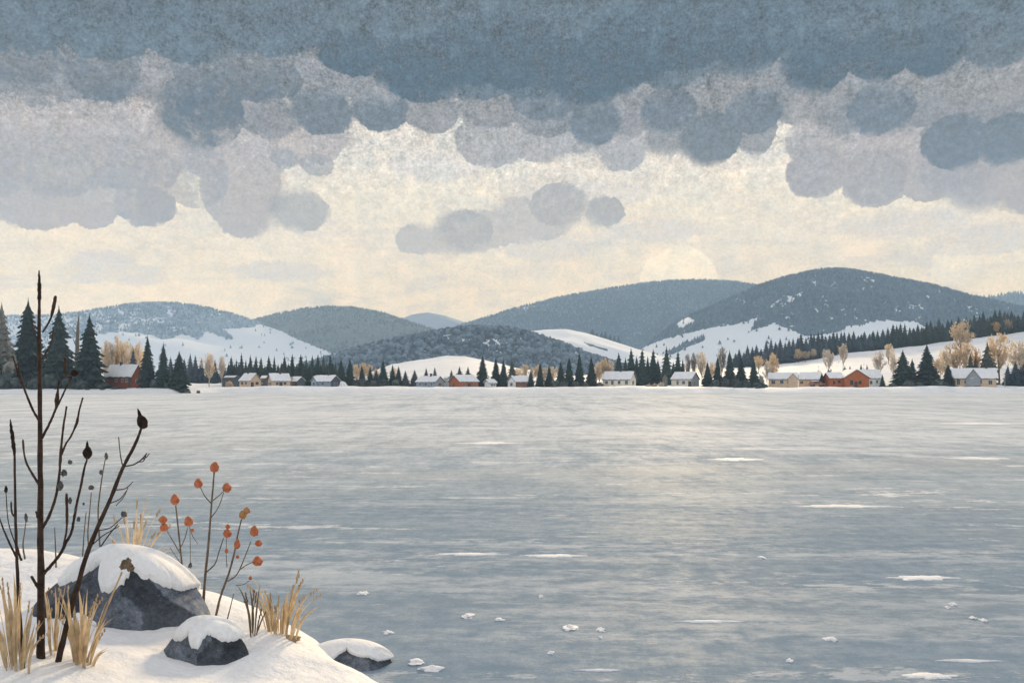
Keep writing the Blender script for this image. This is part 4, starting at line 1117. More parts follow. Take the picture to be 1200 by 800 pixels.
def gable_roof(root, L, W, he, hr, ov=0.3, th=0.14, snow=0.26, x0=None, x1=None, y0=None, y1=None, name='roof', axis='x', snow_m=None, bare=0.0):
    """two pitched slabs with the ridge along axis, snow lying on each slope"""
    x0 = -L / 2 if x0 is None else x0; x1 = L / 2 if x1 is None else x1
    y0 = -W / 2 if y0 is None else y0; y1 = W / 2 if y1 is None else y1
    if axis == 'x': a0, a1, b0, b1 = x0, x1, y0, y1
    else: a0, a1, b0, b1 = y0, y1, x0, x1
    bm_ = (b0 + b1) / 2; half = (b1 - b0) / 2
    sl = (hr - he) / half
    def T(a, b, z): return (a, b, z) if axis == 'x' else (b, a, z)
    r = MB(); s = MB()
    e0, e1 = b0 - ov, b1 + ov
    ze = he - ov * sl
    d = (a1 - a0 + 2 * ov)
    dv = Vector(T(d, 0, 0)) if axis == 'x' else Vector((0, d, 0))
    A = a0 - ov
    r.prism([T(A, e0, ze), T(A, bm_, hr), T(A, bm_, hr + th), T(A, e0, ze + th * 0.8)], dv)
    r.prism([T(A, e1, ze), T(A, e1, ze + th * 0.8), T(A, bm_ , hr + th - 0.002), T(A, bm_ + 0.003, hr)], dv)
    ro = r.build(name, M_DARKTRIM, root)
    # snow: a gridded sheet with a sagging, uneven lower edge
    rr = random.Random(int(L * 100 + W * 37))
    nx, ny = 26, 6
    V = []; Fc = []
    for side in (-1, 1):
        base = len(V)
        for j in range(ny + 1):
            v = j / ny
            for i in range(nx + 1):
                u = i / nx
                edge = (1 - bare) + 0.02 * math.sin(u * 31 + L) + rr.uniform(-0.02, 0.02)
                vv = v * edge
                b_ = bm_ + side * (half + ov) * vv
                z = hr + th - sl * (half + ov) * vv
                tk = snow * (0.75 + 0.35 * mnoise.noise(Vector((u * L * 0.6, vv * 3, side * 4.0 + L)))) * (1.0 if 0 < i < nx else 0.55)
                tk *= (0.62 if j == ny else 1.0)
                V.append(T(A + u * d * 0.996 + 0.002 * d, b_, z + max(0.05, tk)))
        for j in range(ny):
            for i in range(nx):
                p = base + j * (nx + 1) + i
                q = (p, p + 1, p + nx + 2, p + nx + 1)
                Fc.append(q if (side > 0) == (axis != 'x') else q[::-1])
        # skirt at eave and verges
        low = [base + ny * (nx + 1) + i for i in range(nx + 1)]
        ver0 = [base + j * (nx + 1) for j in range(ny + 1)]; ver1 = [base + j * (nx + 1) + nx for j in range(ny + 1)]
        for line in (low, ver0, ver1):
            k = len(V)
            for q in line:
                p = V[q]; bb = (p[1] if axis == 'x' else p[0])
                V.append((p[0], p[1], hr + th - sl * abs(bb - bm_) + 0.004))
            for i in range(len(line) - 1): Fc.append((line[i], line[i + 1], k + i + 1, k + i))
    me = bpy.data.meshes.new('snow'); me.from_pydata(V, [], Fc); me.materials.append(snow_m or M_ROOFSNOW)
    link(bpy.data.objects.new('snow', me), ro)
    return ro

def gable_wall(root, L, W, he, hr, m, x0=None, x1=None, y0=None, y1=None, axis='x', zb=-0.5, name='wall'):
    x0 = -L / 2 if x0 is None else x0; x1 = L / 2 if x1 is None else x1
    y0 = -W / 2 if y0 is None else y0; y1 = W / 2 if y1 is None else y1
    b = MB()
    if axis == 'x':
        ym = (y0 + y1) / 2
        b.prism([(x0, y0, zb), (x0, y0, he), (x0, ym, hr), (x0, y1, he), (x0, y1, zb)], (x1 - x0, 0, 0))
    else:
        xm = (x0 + x1) / 2
        b.prism([(x0, y0, zb), (x1, y0, zb), (x1, y0, he), (xm, y0, hr), (x0, he and y0, he)], (0, y1 - y0, 0))
    return b.build(name, m, root)

def chimney(root, x, y, z0, z1, w=0.5):
    c = MB(); c.box(x - w / 2, x + w / 2, y - w / 2, y + w / 2, z0, z1); c.box(x - w / 2 - .06, x + w / 2 + .06, y - w / 2 - .06, y + w / 2 + .06, z1 - 0.14, z1 + 0.02)
    o = c.build('chimney', M_CHIM, root)
    return o

def house(name, label, px0, px1, gf, side, ridge, eave, wall, Y=232.0, base=453.0, fw=(), gw=(), fdoor=None, gdoor=None, chim=None, gwall=None, th=35, cat='house', snow=0.26, ov=0.3, bare=0.0):
    """gf: share of the seen width taken by the gable on SIDE; fw/gw: windows as (u across 0..1, height share, w px, h px)"""
    s = Y / F; Wt = (px1 - px0) * s - 2 * ov * 0.5
    th = R(th)
    W = gf * Wt / math.sin(th); L = (1 - gf) * Wt / math.cos(th)
    cx = ((px0 + px1) / 2 - 600) * s
    az = math.atan2(cx, Y)
    rz = -th if side == 'r' else th
    he = (base - eave) * s; hr = (base - ridge) * s
    zb = H + (HY - base) * s
    o = thing(name, label, cat, (cx, Y + W * 0.5, zb), rz)
    gable_wall(o, L, W, he, hr - 0.12, board_mat(wall))
    if gwall:      # the gable end is clad in boards of another colour
        g = MB(); x = L / 2 if side == 'r' else -L / 2; sx = 1 if side == 'r' else -1
        g.prism([(x + sx * 0.004, -W / 2, -0.5), (x + sx * 0.004, W / 2, -0.5), (x + sx * 0.004, W / 2, he - 0.03), (x + sx * 0.004, 0, hr - 0.16), (x + sx * 0.004, -W / 2, he - 0.03)], (sx * 0.05, 0, 0))
        g.build('gable_wall', board_mat(gwall), o)
    gable_roof(o, L, W, he, hr - 0.12, ov, 0.12, snow, bare=bare)
    for (u, v, w, h) in fw: add_window(o, -L / 2 + u * L, -W / 2, he * v, w * s / math.cos(th), h * s, 'f')
    xg = (L / 2 + (0.06 if gwall else 0)) if side == 'r' else (-L / 2 - (0.06 if gwall else 0))
    for (u, v, w, h) in gw: add_window(o, xg, -W / 2 + (u if side == 'r' else 1 - u) * W, he * v, w * s / math.sin(th), h * s, side)
    if fdoor is not None: add_door(o, -L / 2 + fdoor * L, -W / 2, -0.1, 0.95, he * 0.78, 'f')
    if gdoor is not None: add_door(o, xg, -W / 2 + gdoor * W, -0.1, 0.95, he * 0.78, side)
    if chim is not None: chimney(o, -L / 2 + chim * L, 0.15 * W * 0.0, hr - 0.5, hr + 0.75)
    return o, L, W, he, hr, s

def dormer(o, x, L, W, he, hr, w, depth, top, wall, win=True):
    """small front gable breaking through the eave"""
    g = MB(); y0 = -W / 2 - 0.35
    d = W / 2 + 0.25
    g.prism([(x - w / 2, y0, -0.4), (x + w / 2, y0, -0.4), (x + w / 2, y0, he), (x, y0, top), (x - w / 2, y0, he)], (0, d, 0))
    g.build('dormer', board_mat(wall), o)
    gable_roof(o, w, d, he, top, 0.22, 0.1, 0.2, x - w / 2, x + w / 2, y0, y0 + d, 'dormer_roof', 'y')
    if win: add_window(o, x, y0, he * 0.55, 0.7, 0.9, 'f')

# --- left point
o, L, W, he, hr, s = house('cabin', 'dark red cabin with snowy roof among the conifers on the left point', 117, 166, 0.14, 'r', 427.5, 440, 'darkred', 204.0, 452.5, fw=[(0.42, .55, 2.6, 3.6), (0.66, .55, 2.6, 3.6), (0.82, 0.55, 2.6, 3.6)], fdoor=0.93, gw=[(.5, .5, 2, 3)], chim=0.40, th=25)
# --- village, from left to right
house('shed', 'low slate grey shed on the left of the two tan cabins', 258, 280, 0.3, 'r', 440, 444, 'slate', 240.0, 453, fw=[(.5, .5, 2, 2)], th=30, cat='shed', snow=0.06, bare=0.5)
house('cabin', 'tan cabin with snowy roof and dark windows, left of the two tan cabins', 277.5, 304, 0.34, 'r', 437.5, 445.5, 'tan', 232.0, 453.2, fw=[(.27, .55, 3.2, 2.8), (.62, .55, 2.4, 2.8)], gw=[(.62, .55, 2.4, 3.2)], gdoor=0.18, chim=0.35)
house('shed', 'dark slate shed squeezed between the two tan cabins', 303, 315, 0.35, 'r', 440, 445, 'slate', 238.0, 453, fw=[(.5, .5, 1.6, 2)], cat='shed', snow=0.06, bare=0.5)
house('cabin', 'tan cabin with wide snowy roof, right of the two tan cabins', 311.5, 338.5, 0.30, 'l', 437.8, 445.5, 'tan', 232.0, 453.2, fw=[(.3, .5, 2.2, 3), (.72, .55, 2.4, 3.2)], gw=[(.35, .5, 2.0, 2.6), (.75, .5, 2, 3)], chim=0.55, fdoor=.5)
house('shed', 'dark slate hut under a snow cap right of the tan cabins', 338, 356, 0.4, 'r', 441.5, 446.5, 'slate', 236.0, 453.2, fw=[(.5, .55, 1.8, 2)], cat='shed')
o, L, W, he, hr, s = house('house', 'blue grey house with snowy roof and a front gable beside two conifers', 361.5, 398.5, 0.24, 'r', 440, 446.5, 'blue', 232.0, 453.3, fw=[(.6, .55, 2.8, 2.6)], gw=[(.5, .5, 2.4, 2.6)], chim=0.66, gwall='slate')
dormer(o, -L * 0.32, L, W, he, hr, 2.4, 2, hr - 0.35, 'blue')
def snow_heap(px, top, w, Y, label):
    s = Y / F; x = (px - 600) * s; z = landz(x, Y)
    b = MB(); b.blob((0, 0, 0), (w * s / 2, w * s / 2.4, H + (HY - top) * s - z), 4, 0.5, px, 1.8, bottom=-0.1)
    o = b.build('snow_heap', M_SNOW_FAR, None, True); o.location = (x, Y, z); tag(o, label, 'snow heap')
snow_heap(402.5, 447, 9, 231, 'white snow heap at the foot of the conifers right of the blue house')
house('house', 'long blue grey house with pale blue snowy roof and tan gable end', 486, 520.5, 0.27, 'r', 440.5, 447, 'blue', 232.0, 453.3, fw=[(.2, .5, 2, 2.6), (.5, .5, 2.6, 2.6), (.8, .5, 2, 2.6)], gw=[(.5, .5, 2.6, 2.4)], gwall='grey', chim=.55, snow=0.12)
house('shed', 'pale blue narrow shed beside the red house', 519.5, 526.5, 0.3, 'r', 441, 443, 'paleblue', 236.0, 453.2, cat='shed', fw=[(.5, .6, 1.4, 1.8)], snow=0.12, ov=0.12)
house('house', 'bright red house with gable front and snowy roof in the village middle', 524.5, 561, 0.40, 'l', 439.5, 447, 'red', 230.0, 453.6, fw=[(.22, .5, 2.4, 2.4), (.82, .5, 2.4, 2.8)], gw=[(.3, .5, 2.2, 2.6)], fdoor=.5, gdoor=.62)
house('shed', 'low white shed buried under snow between dark conifers', 567, 582, 0.4, 'l', 445, 448.5, 'white', 231.0, 453.4, cat='shed', fw=[(.4, .5, 1.8, 1.6), (.75, .5, 1.6, 1.6)], snow=0.42)
house('house', 'red brown house with white gable end and dark chimneys', 594.5, 626.5, 0.30, 'l', 440.5, 447, 'brown', 232.0, 453.5, fw=[(.3, .5, 2.2, 2.6), (.62, .5, 2.2, 2.8)], gw=[(.5, .5, 2.2, 3)], gwall='white', chim=.12)
house('house', 'cream house with five dark windows, snowy roof and dark chimney', 706.5, 747, 0.22, 'r', 435.5, 444, 'cream', 232.0, 452.7, fw=[(.15, .55, 2.4, 3.0), (.36, .52, 2.2, 4.2), (.60, .55, 2.4, 3.4), (.86, .55, 2.6, 4.0)], gw=[(.45, .5, 2.4, 3.8)], chim=.56, th=30)
house('cottage', 'tan cottage with grey gable end and dark corner, beside dark conifers', 788, 823, 0.40, 'r', 436, 444, 'cream', 232.0, 453.0, fw=[(.32, .52, 1.8, 4), (.62, .55, 2.4, 3.2)], gw=[(.4, .5, 2.2, 3)], gwall='grey', fdoor=.93)
o, L, W, he, hr, s = house('cottage', 'long tan cottage with three dark windows and a small front gable', 902, 937.5, 0.14, 'r', 437, 443.5, 'tan', 232.0, 453.0, fw=[(.17, .55, 3.6, 3.6), (.47, .58, 3.2, 3.6), (.72, .58, 2.8, 3.2)], chim=None, th=22)
dormer(o, L * 0.36, L, W, he, hr, 2.6, 2, hr - 0.2, 'tan', False)
house('cottage', 'tan and white cottage with grey gabled roof left of the red barn', 938, 969, 0.36, 'r', 436.5, 444, 'tan', 234.0, 453.0, fw=[(.16, .55, 2.4, 3.0), (.62, .55, 2.2, 2.6)], gw=[(.5, .5, 2.2, 2.4)], gwall='slate')
def barn():
    Y = 230.0; s = Y / F; base = 453.4
    zb = H + (HY - base) * s
    X = lambda px: (px - 1003) * s
    o = thing('barn', 'big red barn with front gable, red left wing and white right wing', 'barn', ((1003 - 600) * s, Y, zb))
    Z = lambda py: (base - py) * s
    # main gable block faces the lake
    gable_wall(o, 0, 0, Z(442.5), Z(433.3), board_mat('red'), X(989.5), X(1018.5), 0, 8.0, 'y')
    gable_roof(o, 7.2, 8.0, Z(442.5), Z(433.3), 0.25, 0.12, 0.24, X(989.5), X(1018.5), 0, 8.0, 'roof', 'y')
    gable_wall(o, 0, 0, Z(443), Z(437), board_mat('red'), X(974), X(989.5) - 0.005, 1.0, 6.0, 'x', -0.5, 'wing_wall')
    gable_roof(o, 4, 5, Z(443), Z(437), 0.22, 0.12, 0.24, X(974), X(991), 1.0, 6.0, 'wing_roof', 'x')
    gable_wall(o, 0, 0, Z(443), Z(433.6), board_mat('white'), X(1018.5) + 0.005, X(1037), 1.2, 7.2, 'x', -0.5, 'wing_wall')
    gable_roof(o, 5, 6, Z(443), Z(433.6), 0.22, 0.12, 0.24, X(1013), X(1037), 1.2, 7.2, 'wing_roof', 'x')
    for px, w, h, yy, v in [(998, 2.6, 4.6, 0, 448), (1008, 2.6, 3.2, 0, 448), (979, 1.6, 3.2, 1.0, 448), (985, 2.4, 2.6, 1.0, 447), (1023, 2.2, 3.4, 1.2, 448), (1030, 1.8, 3.0, 1.2, 447)]:
        add_window(o, X(px), yy, Z(v), w * s, h * s, 'f', px > 1020)
    add_door(o, X(1003), 0, -0.1, 0.95, 1.7, 'f')
barn()
o, L, W, he, hr, s = house('house', 'grey and tan house with small snowy front gable beside a pale pole, right shore', 1119.5, 1178, 0.28, 'r', 431.5, 443, 'tan', 229.0, 453.0, fw=[(.2, .55, 2.4, 6), (.36, .55, 2.2, 3.0), (.66, .6, 3.2, 4.0), (.88, .5, 3, 4.4)], gw=[(.5, .55, 2.6, 4.0)], gwall='grey', fdoor=.5, chim=.8, th=30)
dormer(o, L * 0.02, L, W, he, hr, 3.6, 2, hr - 0.25, 'grey', False)
def pole():
    Y = 230.0; s = Y / F; x = (1177.5 - 600) * s; z = landz(x, Y) - 0.1
    o = thing('lamp_post', 'thin pale post with short arm beside the grey and tan house', 'post', (x, Y, z))
    h = H + (HY - 440.5) * s - z
    b = MB(); b.tube([(0, 0, 0), (0, 0, h)], [0.09, 0.06], 8); b.build('post', M_TRIM, o)
    b = MB(); b.tube([(0, 0, h - 0.1), (-0.7, 0, h + 0.25), (-1.1, 0, h + 0.2)], [0.05, 0.05, 0.04], 6); b.build('arm', M_TRIM, o)
pole()
def parked_vehicle(px, Y, rz, label):
    """small estate car under a snow cap"""
    s = Y / F; x = (px - 600) * s; z = landz(x, Y)
    o = thing('parked_car', label, 'car', (x, Y, z), rz)
    b = MB()
    prof = [(-2.1, 0.35), (-2.1, 0.85), (-1.95, 0.95), (-1.6, 1.42), (0.45, 1.45), (1.0, 0.98), (2.0, 0.85), (2.15, 0.6), (2.1, 0.35)]
    b.prism([(px_, -0.85, pz) for px_, pz in prof], (0, 1.7, 0)); b.build('body', board_mat('brown'), o)
    g = MB()
    for yy in (-0.87, 0.853): g.prism([(-1.5, yy, 1.0), (0.6, yy, 1.0), (0.3, yy, 1.36), (-1.35, yy, 1.36)], (0, 0.017, 0))
    g.build('window', M_GLASS, o)
    for wx in (-1.35, 1.35):
        for wy in (-0.8, 0.8):
            w = MB(); w.tube([(wx, wy - 0.12, 0.33), (wx, wy + 0.12, 0.33)], [0.33, 0.33], 14); w.build('wheel', M_DARKTRIM, o)
    sn = MB(); sn.blob((-0.6, 0, 1.46), (1.2, 0.8, 0.16), 3, 0.3, 3.3, 1.5, bottom=-0.02); sn.build('snow_cap', M_ROOFSNOW, o, True)
parked_vehicle(957.5, 228.5, 0.12, 'small brown parked car before the tan and white cottage')
# ------------------------------------------------------------------ near snow bank
def w3(px, py, D): 
    p = at(px, py, D); return (p.x, p.y, p.z)
CP = [w3(*q) for q in [(-60, 815, 3.9), (0, 800, 3.95), (48, 772, 4.3), (100, 778, 4.35), (130, 790, 4.3), (200, 790, 4.5), (300, 800, 4.6), (290, 779, 4.75), (238, 782, 4.72), (186, 772, 4.8), (140, 757, 4.85), (60, 728, 5.2), (0, 700, 5.6), (-80, 690, 5.7),
    (0, 650, 6.6), (65, 657, 6.5), (-120, 648, 6.7), (150, 690, 6.1), (230, 703, 6.2), (262, 707, 6.05), (300, 718, 6.0), (330, 744, 5.5), (365, 768, 5.25), (400, 790, 5.1)]]
SHO = [(428, 800, 5.346), (407, 787, 5.55), (395, 778, 5.70), (375, 760, 6.04), (345, 744, 6.37), (318, 733, 6.62), (280, 715, 7.07), (220, 695, 7.65), (150, 678, 8.22), (50, 668, 8.6), (-120, 664, 8.76)]
SHO = [((px - 600) / F * D, D, 0.0) for px, py, D in SHO]
CP += SHO
CP += [(x + 0.55, y + 0.45, -0.16) for x, y, z in SHO]
CP += [(-0.68, 4.9, 0.02), (-0.32, 4.3, 0.0), (0.6, 3.7, 0.0), (1.8, 3.1, 0.0), (3.2, 2.4, 0.0), (0.3, 4.6, -0.15), (2.2, 3.5, -0.15), (4, 2.8, -0.15), (5, 1.6, 0.0),
       (-1.0, 4.3, 0.20), (-0.6, 3.6, 0.22), (0.4, 3.0, 0.18), (1.6, 2.2, 0.2), (0, 1.5, 0.42), (-2, 2.5, 0.52), (-4, 2.5, 0.58), (-4.5, 5, 0.6), (-6, 7, 0.55), (-8, 8.5, -0.05), (-9.5, 9.5, -0.2), (-6, 8.3, 0.05), (-9, 4, 0.6), (0, -1, 0.5), (4, -1, 0.35), (-5, -2, 0.6), (8, -2, 0.2), (7, 1.4, -0.05), (9.5, 1.5, -0.2), (9.5, -3, 0.4), (-9.5, -3, 0.6)]
CP = np.array(CP)
def _phi(r2): return np.where(r2 > 1e-12, 0.5 * r2 * np.log(np.maximum(r2, 1e-12)), 0)
_n = len(CP)
_K = _phi(((CP[:, None, :2] - CP[None, :, :2]) ** 2).sum(-1)) + 0.01 * np.eye(_n)
_Pm = np.concatenate([np.ones((_n, 1)), CP[:, :2]], 1)
_A = np.block([[_K, _Pm], [_Pm.T, np.zeros((3, 3))]])
_sol = np.linalg.solve(_A, np.concatenate([CP[:, 2], np.zeros(3)]))
def bank(x, y):
    x = np.asarray(x, float); y = np.asarray(y, float)
    sh = x.shape
    q = np.stack([x.ravel(), y.ravel()], -1)
    out = np.zeros(len(q))
    for i in range(0, len(q), 20000):
        c = q[i:i + 20000]
        out[i:i + 20000] = _phi(((c[:, None] - CP[None, :, :2]) ** 2).sum(-1)) @ _sol[:_n] + _sol[_n] + c @ _sol[_n + 1:]
    z = out.reshape(sh)
    z = z + 0.10 * fbm(x * 1.1, y * 1.1, 4) + 0.030 * fbm(x * 5 + 7, y * 5, 3) + 0.008 * fbm(x * 22, y * 22, 2)
    # a wind-cut lip: the bank drops to the ice in a short rounded edge
    z = np.where(z > 0, z + 0.05 * sstep(0.0, 0.06, z), z)
    return np.clip(z, -0.3, 1.0)
def bankz(x, y): return float(bank(np.array([x]), np.array([y]))[0])
def bank_hit(px, py):
    """where the sight line through a photo point meets the bank"""
    D = np.linspace(3.2, 8.5, 700)
    X = (px - 600) / F * D; Z = H + (HY - py) / F * D
    g = bank(X, D) - Z
    i = np.argmax(g > 0)
    if g[i] <= 0: i = int(np.argmin(abs(g)))
    return float(X[i]), float(D[i]), float(bank(np.array([X[i]]), np.array([D[i]]))[0])

def build_bank():
    xs = np.concatenate([np.linspace(-9.5, -4.4, 50)[:-1], np.linspace(-4.4, 0.3, 300), np.linspace(0.3, 9.5, 70)[1:]])
    ys = np.concatenate([np.linspace(-3, 3.2, 50)[:-1], np.linspace(3.2, 8.2, 300), np.linspace(8.2, 9.6, 14)[1:]])
    X, Y = np.meshgrid(xs, ys)
    V = np.stack([X, Y, bank(X, Y)], -1).reshape(-1, 3)
    me = np_mesh('snow_bank', V, grid_faces(len(xs), len(ys)), M_SNOW_NEAR)
    tag(link(bpy.data.objects.new('snow_bank', me)), 'snow covered bank of the near shore with rocks and dry stalks', 'ground', kind='structure')
    # the land the viewer stands on, running back from the bank
    xs = np.concatenate([[-4500, -2000, -600, -150, -40], np.linspace(-20, 20, 21), [40, 150, 600, 2000, 4500]]); ys = np.array([-4500, -2000, -600, -150, -40, -15, -6, -3.0])
    X, Y = np.meshgrid(xs, ys)
    Z = 0.5 + 0.004 * np.clip(-Y, 0, 300) + 0 * X
    Z[-1] = np.where(abs(X[-1]) < 9.5, bank(np.clip(X[-1], -9.5, 9.5), Y[-1]) - 0.02, 0.3)
    me = np_mesh('shore_land', np.stack([X, Y, Z], -1).reshape(-1, 3), grid_faces(len(xs), len(ys)), M_SNOW_NEAR)
    tag(link(bpy.data.objects.new('shore_land', me)), 'snow field behind the near bank', 'ground', kind='structure')
build_bank()

# ------------------------------------------------------------------ rocks with snow caps
def rock_mat():
    m, t, b = new_mat('slate_rock')
    p = t.pos(False)
    n1 = t.noise(p, 3.2, 8.0, 0.68, 0.5); n2 = t.noise(p, 26.0, 5.0, 0.75); n3 = t.noise(p, 95.0, 2.0, 0.7)
    f = t.math('ADD', t.math('MULTIPLY', n1, 0.5), t.math('ADD', t.math('MULTIPLY', n2, 0.32), t.math('MULTIPLY', n3, 0.18)))
    c = t.mix(t.rng(f, 0.36, 0.64), (0.022, 0.028, 0.038), (0.15, 0.17, 0.205))
    fa = t.n('ShaderNodeAttribute'); fa.attribute_name = 'facet'
    c = t.mix(1.0, c, t.mix(fa.outputs['Fac'], (0.42, 0.44, 0.46), (1.7, 1.7, 1.7)), 'MULTIPLY')
    frost = t.rng(t.math('ADD', t.math('MULTIPLY', n2, 0.6), t.math('MULTIPLY', n3, 0.4)), 0.615, 0.70, 0, 0.55)
    c = t.mix(frost, c, (0.5, 0.52, 0.55))
    t.put(b.inputs['Base Color'], c); b.inputs['Roughness'].default_value = 0.72; b.inputs['Specular IOR Level'].default_value = 0.3
    bp = t.n('ShaderNodeBump'); bp.inputs['Strength'].default_value = 0.55; bp.inputs['Distance'].default_value = 0.02
    t.put(bp.inputs['Height'], f); t.put(b.inputs['Normal'], bp.outputs[0])
    return m
M_ROCK = rock_mat()
M_CAP = snow_mat('cap_snow', 2.4, 0.5, 0.03, 0.05, False)

def rock(name, label, c, r, planes, cap_edge, seed, cap_lift=0.05, extra_caps=(), rz=0.0):
    """faceted stone: an ellipsoid of radii r cut by planes (normal, offset in unit space); cap_edge(azimuth) = unit height of the snow edge"""
    o = thing(name, label, 'boulder', c, rz)
    vs, fs = ico(5)
    P = np.array(vs)
    nzs = np.array([mnoise.noise(Vector(v) * 1.7 + Vector((seed, 0, 0))) for v in vs])
    P = P * (1 + 0.10 * nzs)[:, None]
    facet = np.full(len(P), 0.5); tones = []
    for n, d in planes:
        n = np.array(n, float); n /= np.linalg.norm(n)
        e = P @ n - d
        P = P - np.where(e > 0, e, 0)[:, None] * n * 0.985
        facet = np.where(e > 0, 0.5 + 0.5 * math.sin(37.7 * (len(tones) + 1) * (1 + seed)), facet); tones.append(n)  # facet shading put into the colour, one tone per cut plane
    nz2 = np.array([mnoise.noise(Vector(v) * 6 + Vector((0, seed, 0))) + 0.5 * mnoise.noise(Vector(v) * 14 + Vector((0, seed, 3))) for v in P])
    P = P * (1 + 0.009 * nz2)[:, None]
    V = P * np.array(r)
    me = np_mesh('stone', V, np.array(fs), M_ROCK, False, {'facet': facet})
    link(bpy.data.objects.new('stone', me), o)
    # snow cap: rounded dome over the top, its ragged edge thinning onto the stone
    na, nr = 150, 26
    rr = random.Random(int(seed * 10))
    Vc = []; Fc = []
    def top_r(d):
        """ray from the centre in direction d to the rounded snow surface, unit space"""
        return 1.0 + 0.035 * mnoise.noise(Vector(d) * 2.5 + Vector((seed + 5, 0, 0)))
    Vc.append((0, 0, (top_r((0, 0, 1)) * r[2]) + cap_lift))
    for j in range(1, nr + 1):
        u = j / nr
        for i in range(na):
            a = 2 * math.pi * i / na
            ze = 0.04 + cap_edge(a) + 0.05 * mnoise.noise(Vector((math.cos(a) * 4 + seed, math.sin(a) * 4, 1))) + 0.030 * mnoise.noise(Vector((math.cos(a) * 15 + seed, math.sin(a) * 15, 4)))
            ph = u * math.acos(max(-0.2, min(0.97, ze)))
            d = (math.sin(ph) * math.cos(a), math.sin(ph) * math.sin(a), math.cos(ph))
            rk = 1.05
            for n, dd in planes:
                n = Vector(n).normalized(); q = n.dot(Vector(d))
                if q > 1e-3: rk = min(rk, dd / q)
            k = top_r(d); w = u ** 3.5
            k = max(rk * 1.012, k * (1 - w) + rk * 1.02 * w)
            th = cap_lift * (1 - 0.35 * u ** 3)
            if j == nr: k = rk * 0.93; th = 0
            Vc.append((d[0] * r[0] * k + d[0] * th, d[1] * r[1] * k + d[1] * th, d[2] * r[2] * k + d[2] * th))
    for i in range(na):
        i2 = (i + 1) % na
        Fc.append((0, 1 + i, 1 + i2))
        for j in range(nr - 1):
            p = 1 + j * na
            Fc.append((p + i, p + na + i, p + na + i2, p + i2))
    me = bpy.data.meshes.new('snow_cap'); me.from_pydata(Vc, [], Fc); me.polygons.foreach_set('use_smooth', [True] * len(me.polygons)); me.materials.append(M_CAP)
    link(bpy.data.objects.new('snow_cap', me), o)
    # snow caught on ledges lower down, pressed onto the stone
    for (a, z, w, h) in extra_caps:
        d = Vector((math.cos(a) * math.sqrt(max(0, 1 - z * z)), math.sin(a) * math.sqrt(max(0, 1 - z * z)), z))
        dots = P @ np.array(d) / np.linalg.norm(P, axis=1)
        q = V[int(np.argmax(dots))]
        b = MB(); b.blob((0, 0, 0), (w, 0.05, h), 4, 0.75, seed + a, 1.4)
        k = b.build('ledge_snow', M_CAP, o, True); k.location = tuple(q); k.rotation_euler = (R(-30), 0, a + math.pi / 2)
    return o

def lerp_edge(pts):
    """height of the snow edge as a function of azimuth in degrees (0 = +x, 270 = towards the viewer)"""
    xs = [p[0] for p in pts]; ys = [p[1] for p in pts]
    return lambda a: float(np.interp(math.degrees(a) % 360, xs, ys))

# big boulder: 38..238 across, 640..752 down
D = 5.25; s = D / F
cx = (133 - 600) * s; cz = H + (HY - 749) * s
rock('boulder', 'largest dark slate boulder with a thick rounded snow cap on the near bank', (cx, D, cz), (0.635, 0.42, 0.575),
     [((-0.60, -0.30, 0.72), 0.76), ((0.72, -0.15, 0.62), 0.84), ((-0.48, -0.86, 0.26), 0.66), ((0.34, -0.90, 0.24), 0.70), ((-0.08, -0.80, 0.58), 0.76), ((0.74, -0.62, 0.24), 0.74), ((0.2, 0.9, 0.4), 0.9), ((0.56, -0.60, 0.58), 0.80), ((0.02, -0.97, -0.05), 0.80)],
     lerp_edge([(0, 0.62), (40, 0.38), (90, 0.25), (140, 0.45), (180, 0.76), (205, 0.86), (228, 0.90), (246, 0.93), (257, 0.935), (264, 0.90), (272, 0.78), (282, 0.74), (296, 0.78), (306, 0.83), (314, 0.88), (322, 0.82), (338, 0.72), (350, 0.68), (360, 0.62)]), 3.1, 0.016,
     extra_caps=[(R(264), 0.46, 0.085, 0.04)])
# small boulder: 186..290, 728..778
D = 4.80; s = D / F
rock('boulder', 'small dark slate stone under a snow cap in front of the largest boulder', ((238 - 600) * s, D, H + (HY - 777) * s), (0.275, 0.21, 0.255),
     [((-0.65, -0.35, 0.62), 0.76), ((0.7, -0.3, 0.6), 0.80), ((-0.40, -0.90, 0.25), 0.68), ((0.48, -0.84, 0.24), 0.72), ((0.3, 0.9, 0.3), 0.9), ((0.05, -0.80, 0.58), 0.80)],
     lerp_edge([(0, 0.56), (90, 0.2), (180, 0.60), (215, 0.74), (240, 0.82), (254, 0.78), (264, 0.60), (276, 0.56), (286, 0.78), (306, 0.80), (330, 0.66), (360, 0.56)]), 8.4, 0.014)
# flat stone at the water line: 383..455, 747..782
D = 5.70; s = D / F
rock('boulder', 'low flat stone at the ice edge mostly buried under a snow mound', ((406 - 600) * s, D + 0.02, -0.03), (0.325, 0.20, 0.165),
     [((0.2, -0.95, 0.25), 0.84), ((-0.8, -0.5, 0.3), 0.85), ((0.9, -0.3, 0.4), 0.90)],
     lerp_edge([(0, 0.30), (90, 0.0), (180, 0.0), (222, 0.10), (240, 0.34), (252, 0.50), (262, 0.80), (276, 0.88), (290, 0.72), (315, 0.60), (335, 0.40), (360, 0.30)]), 12.7, 0.025)

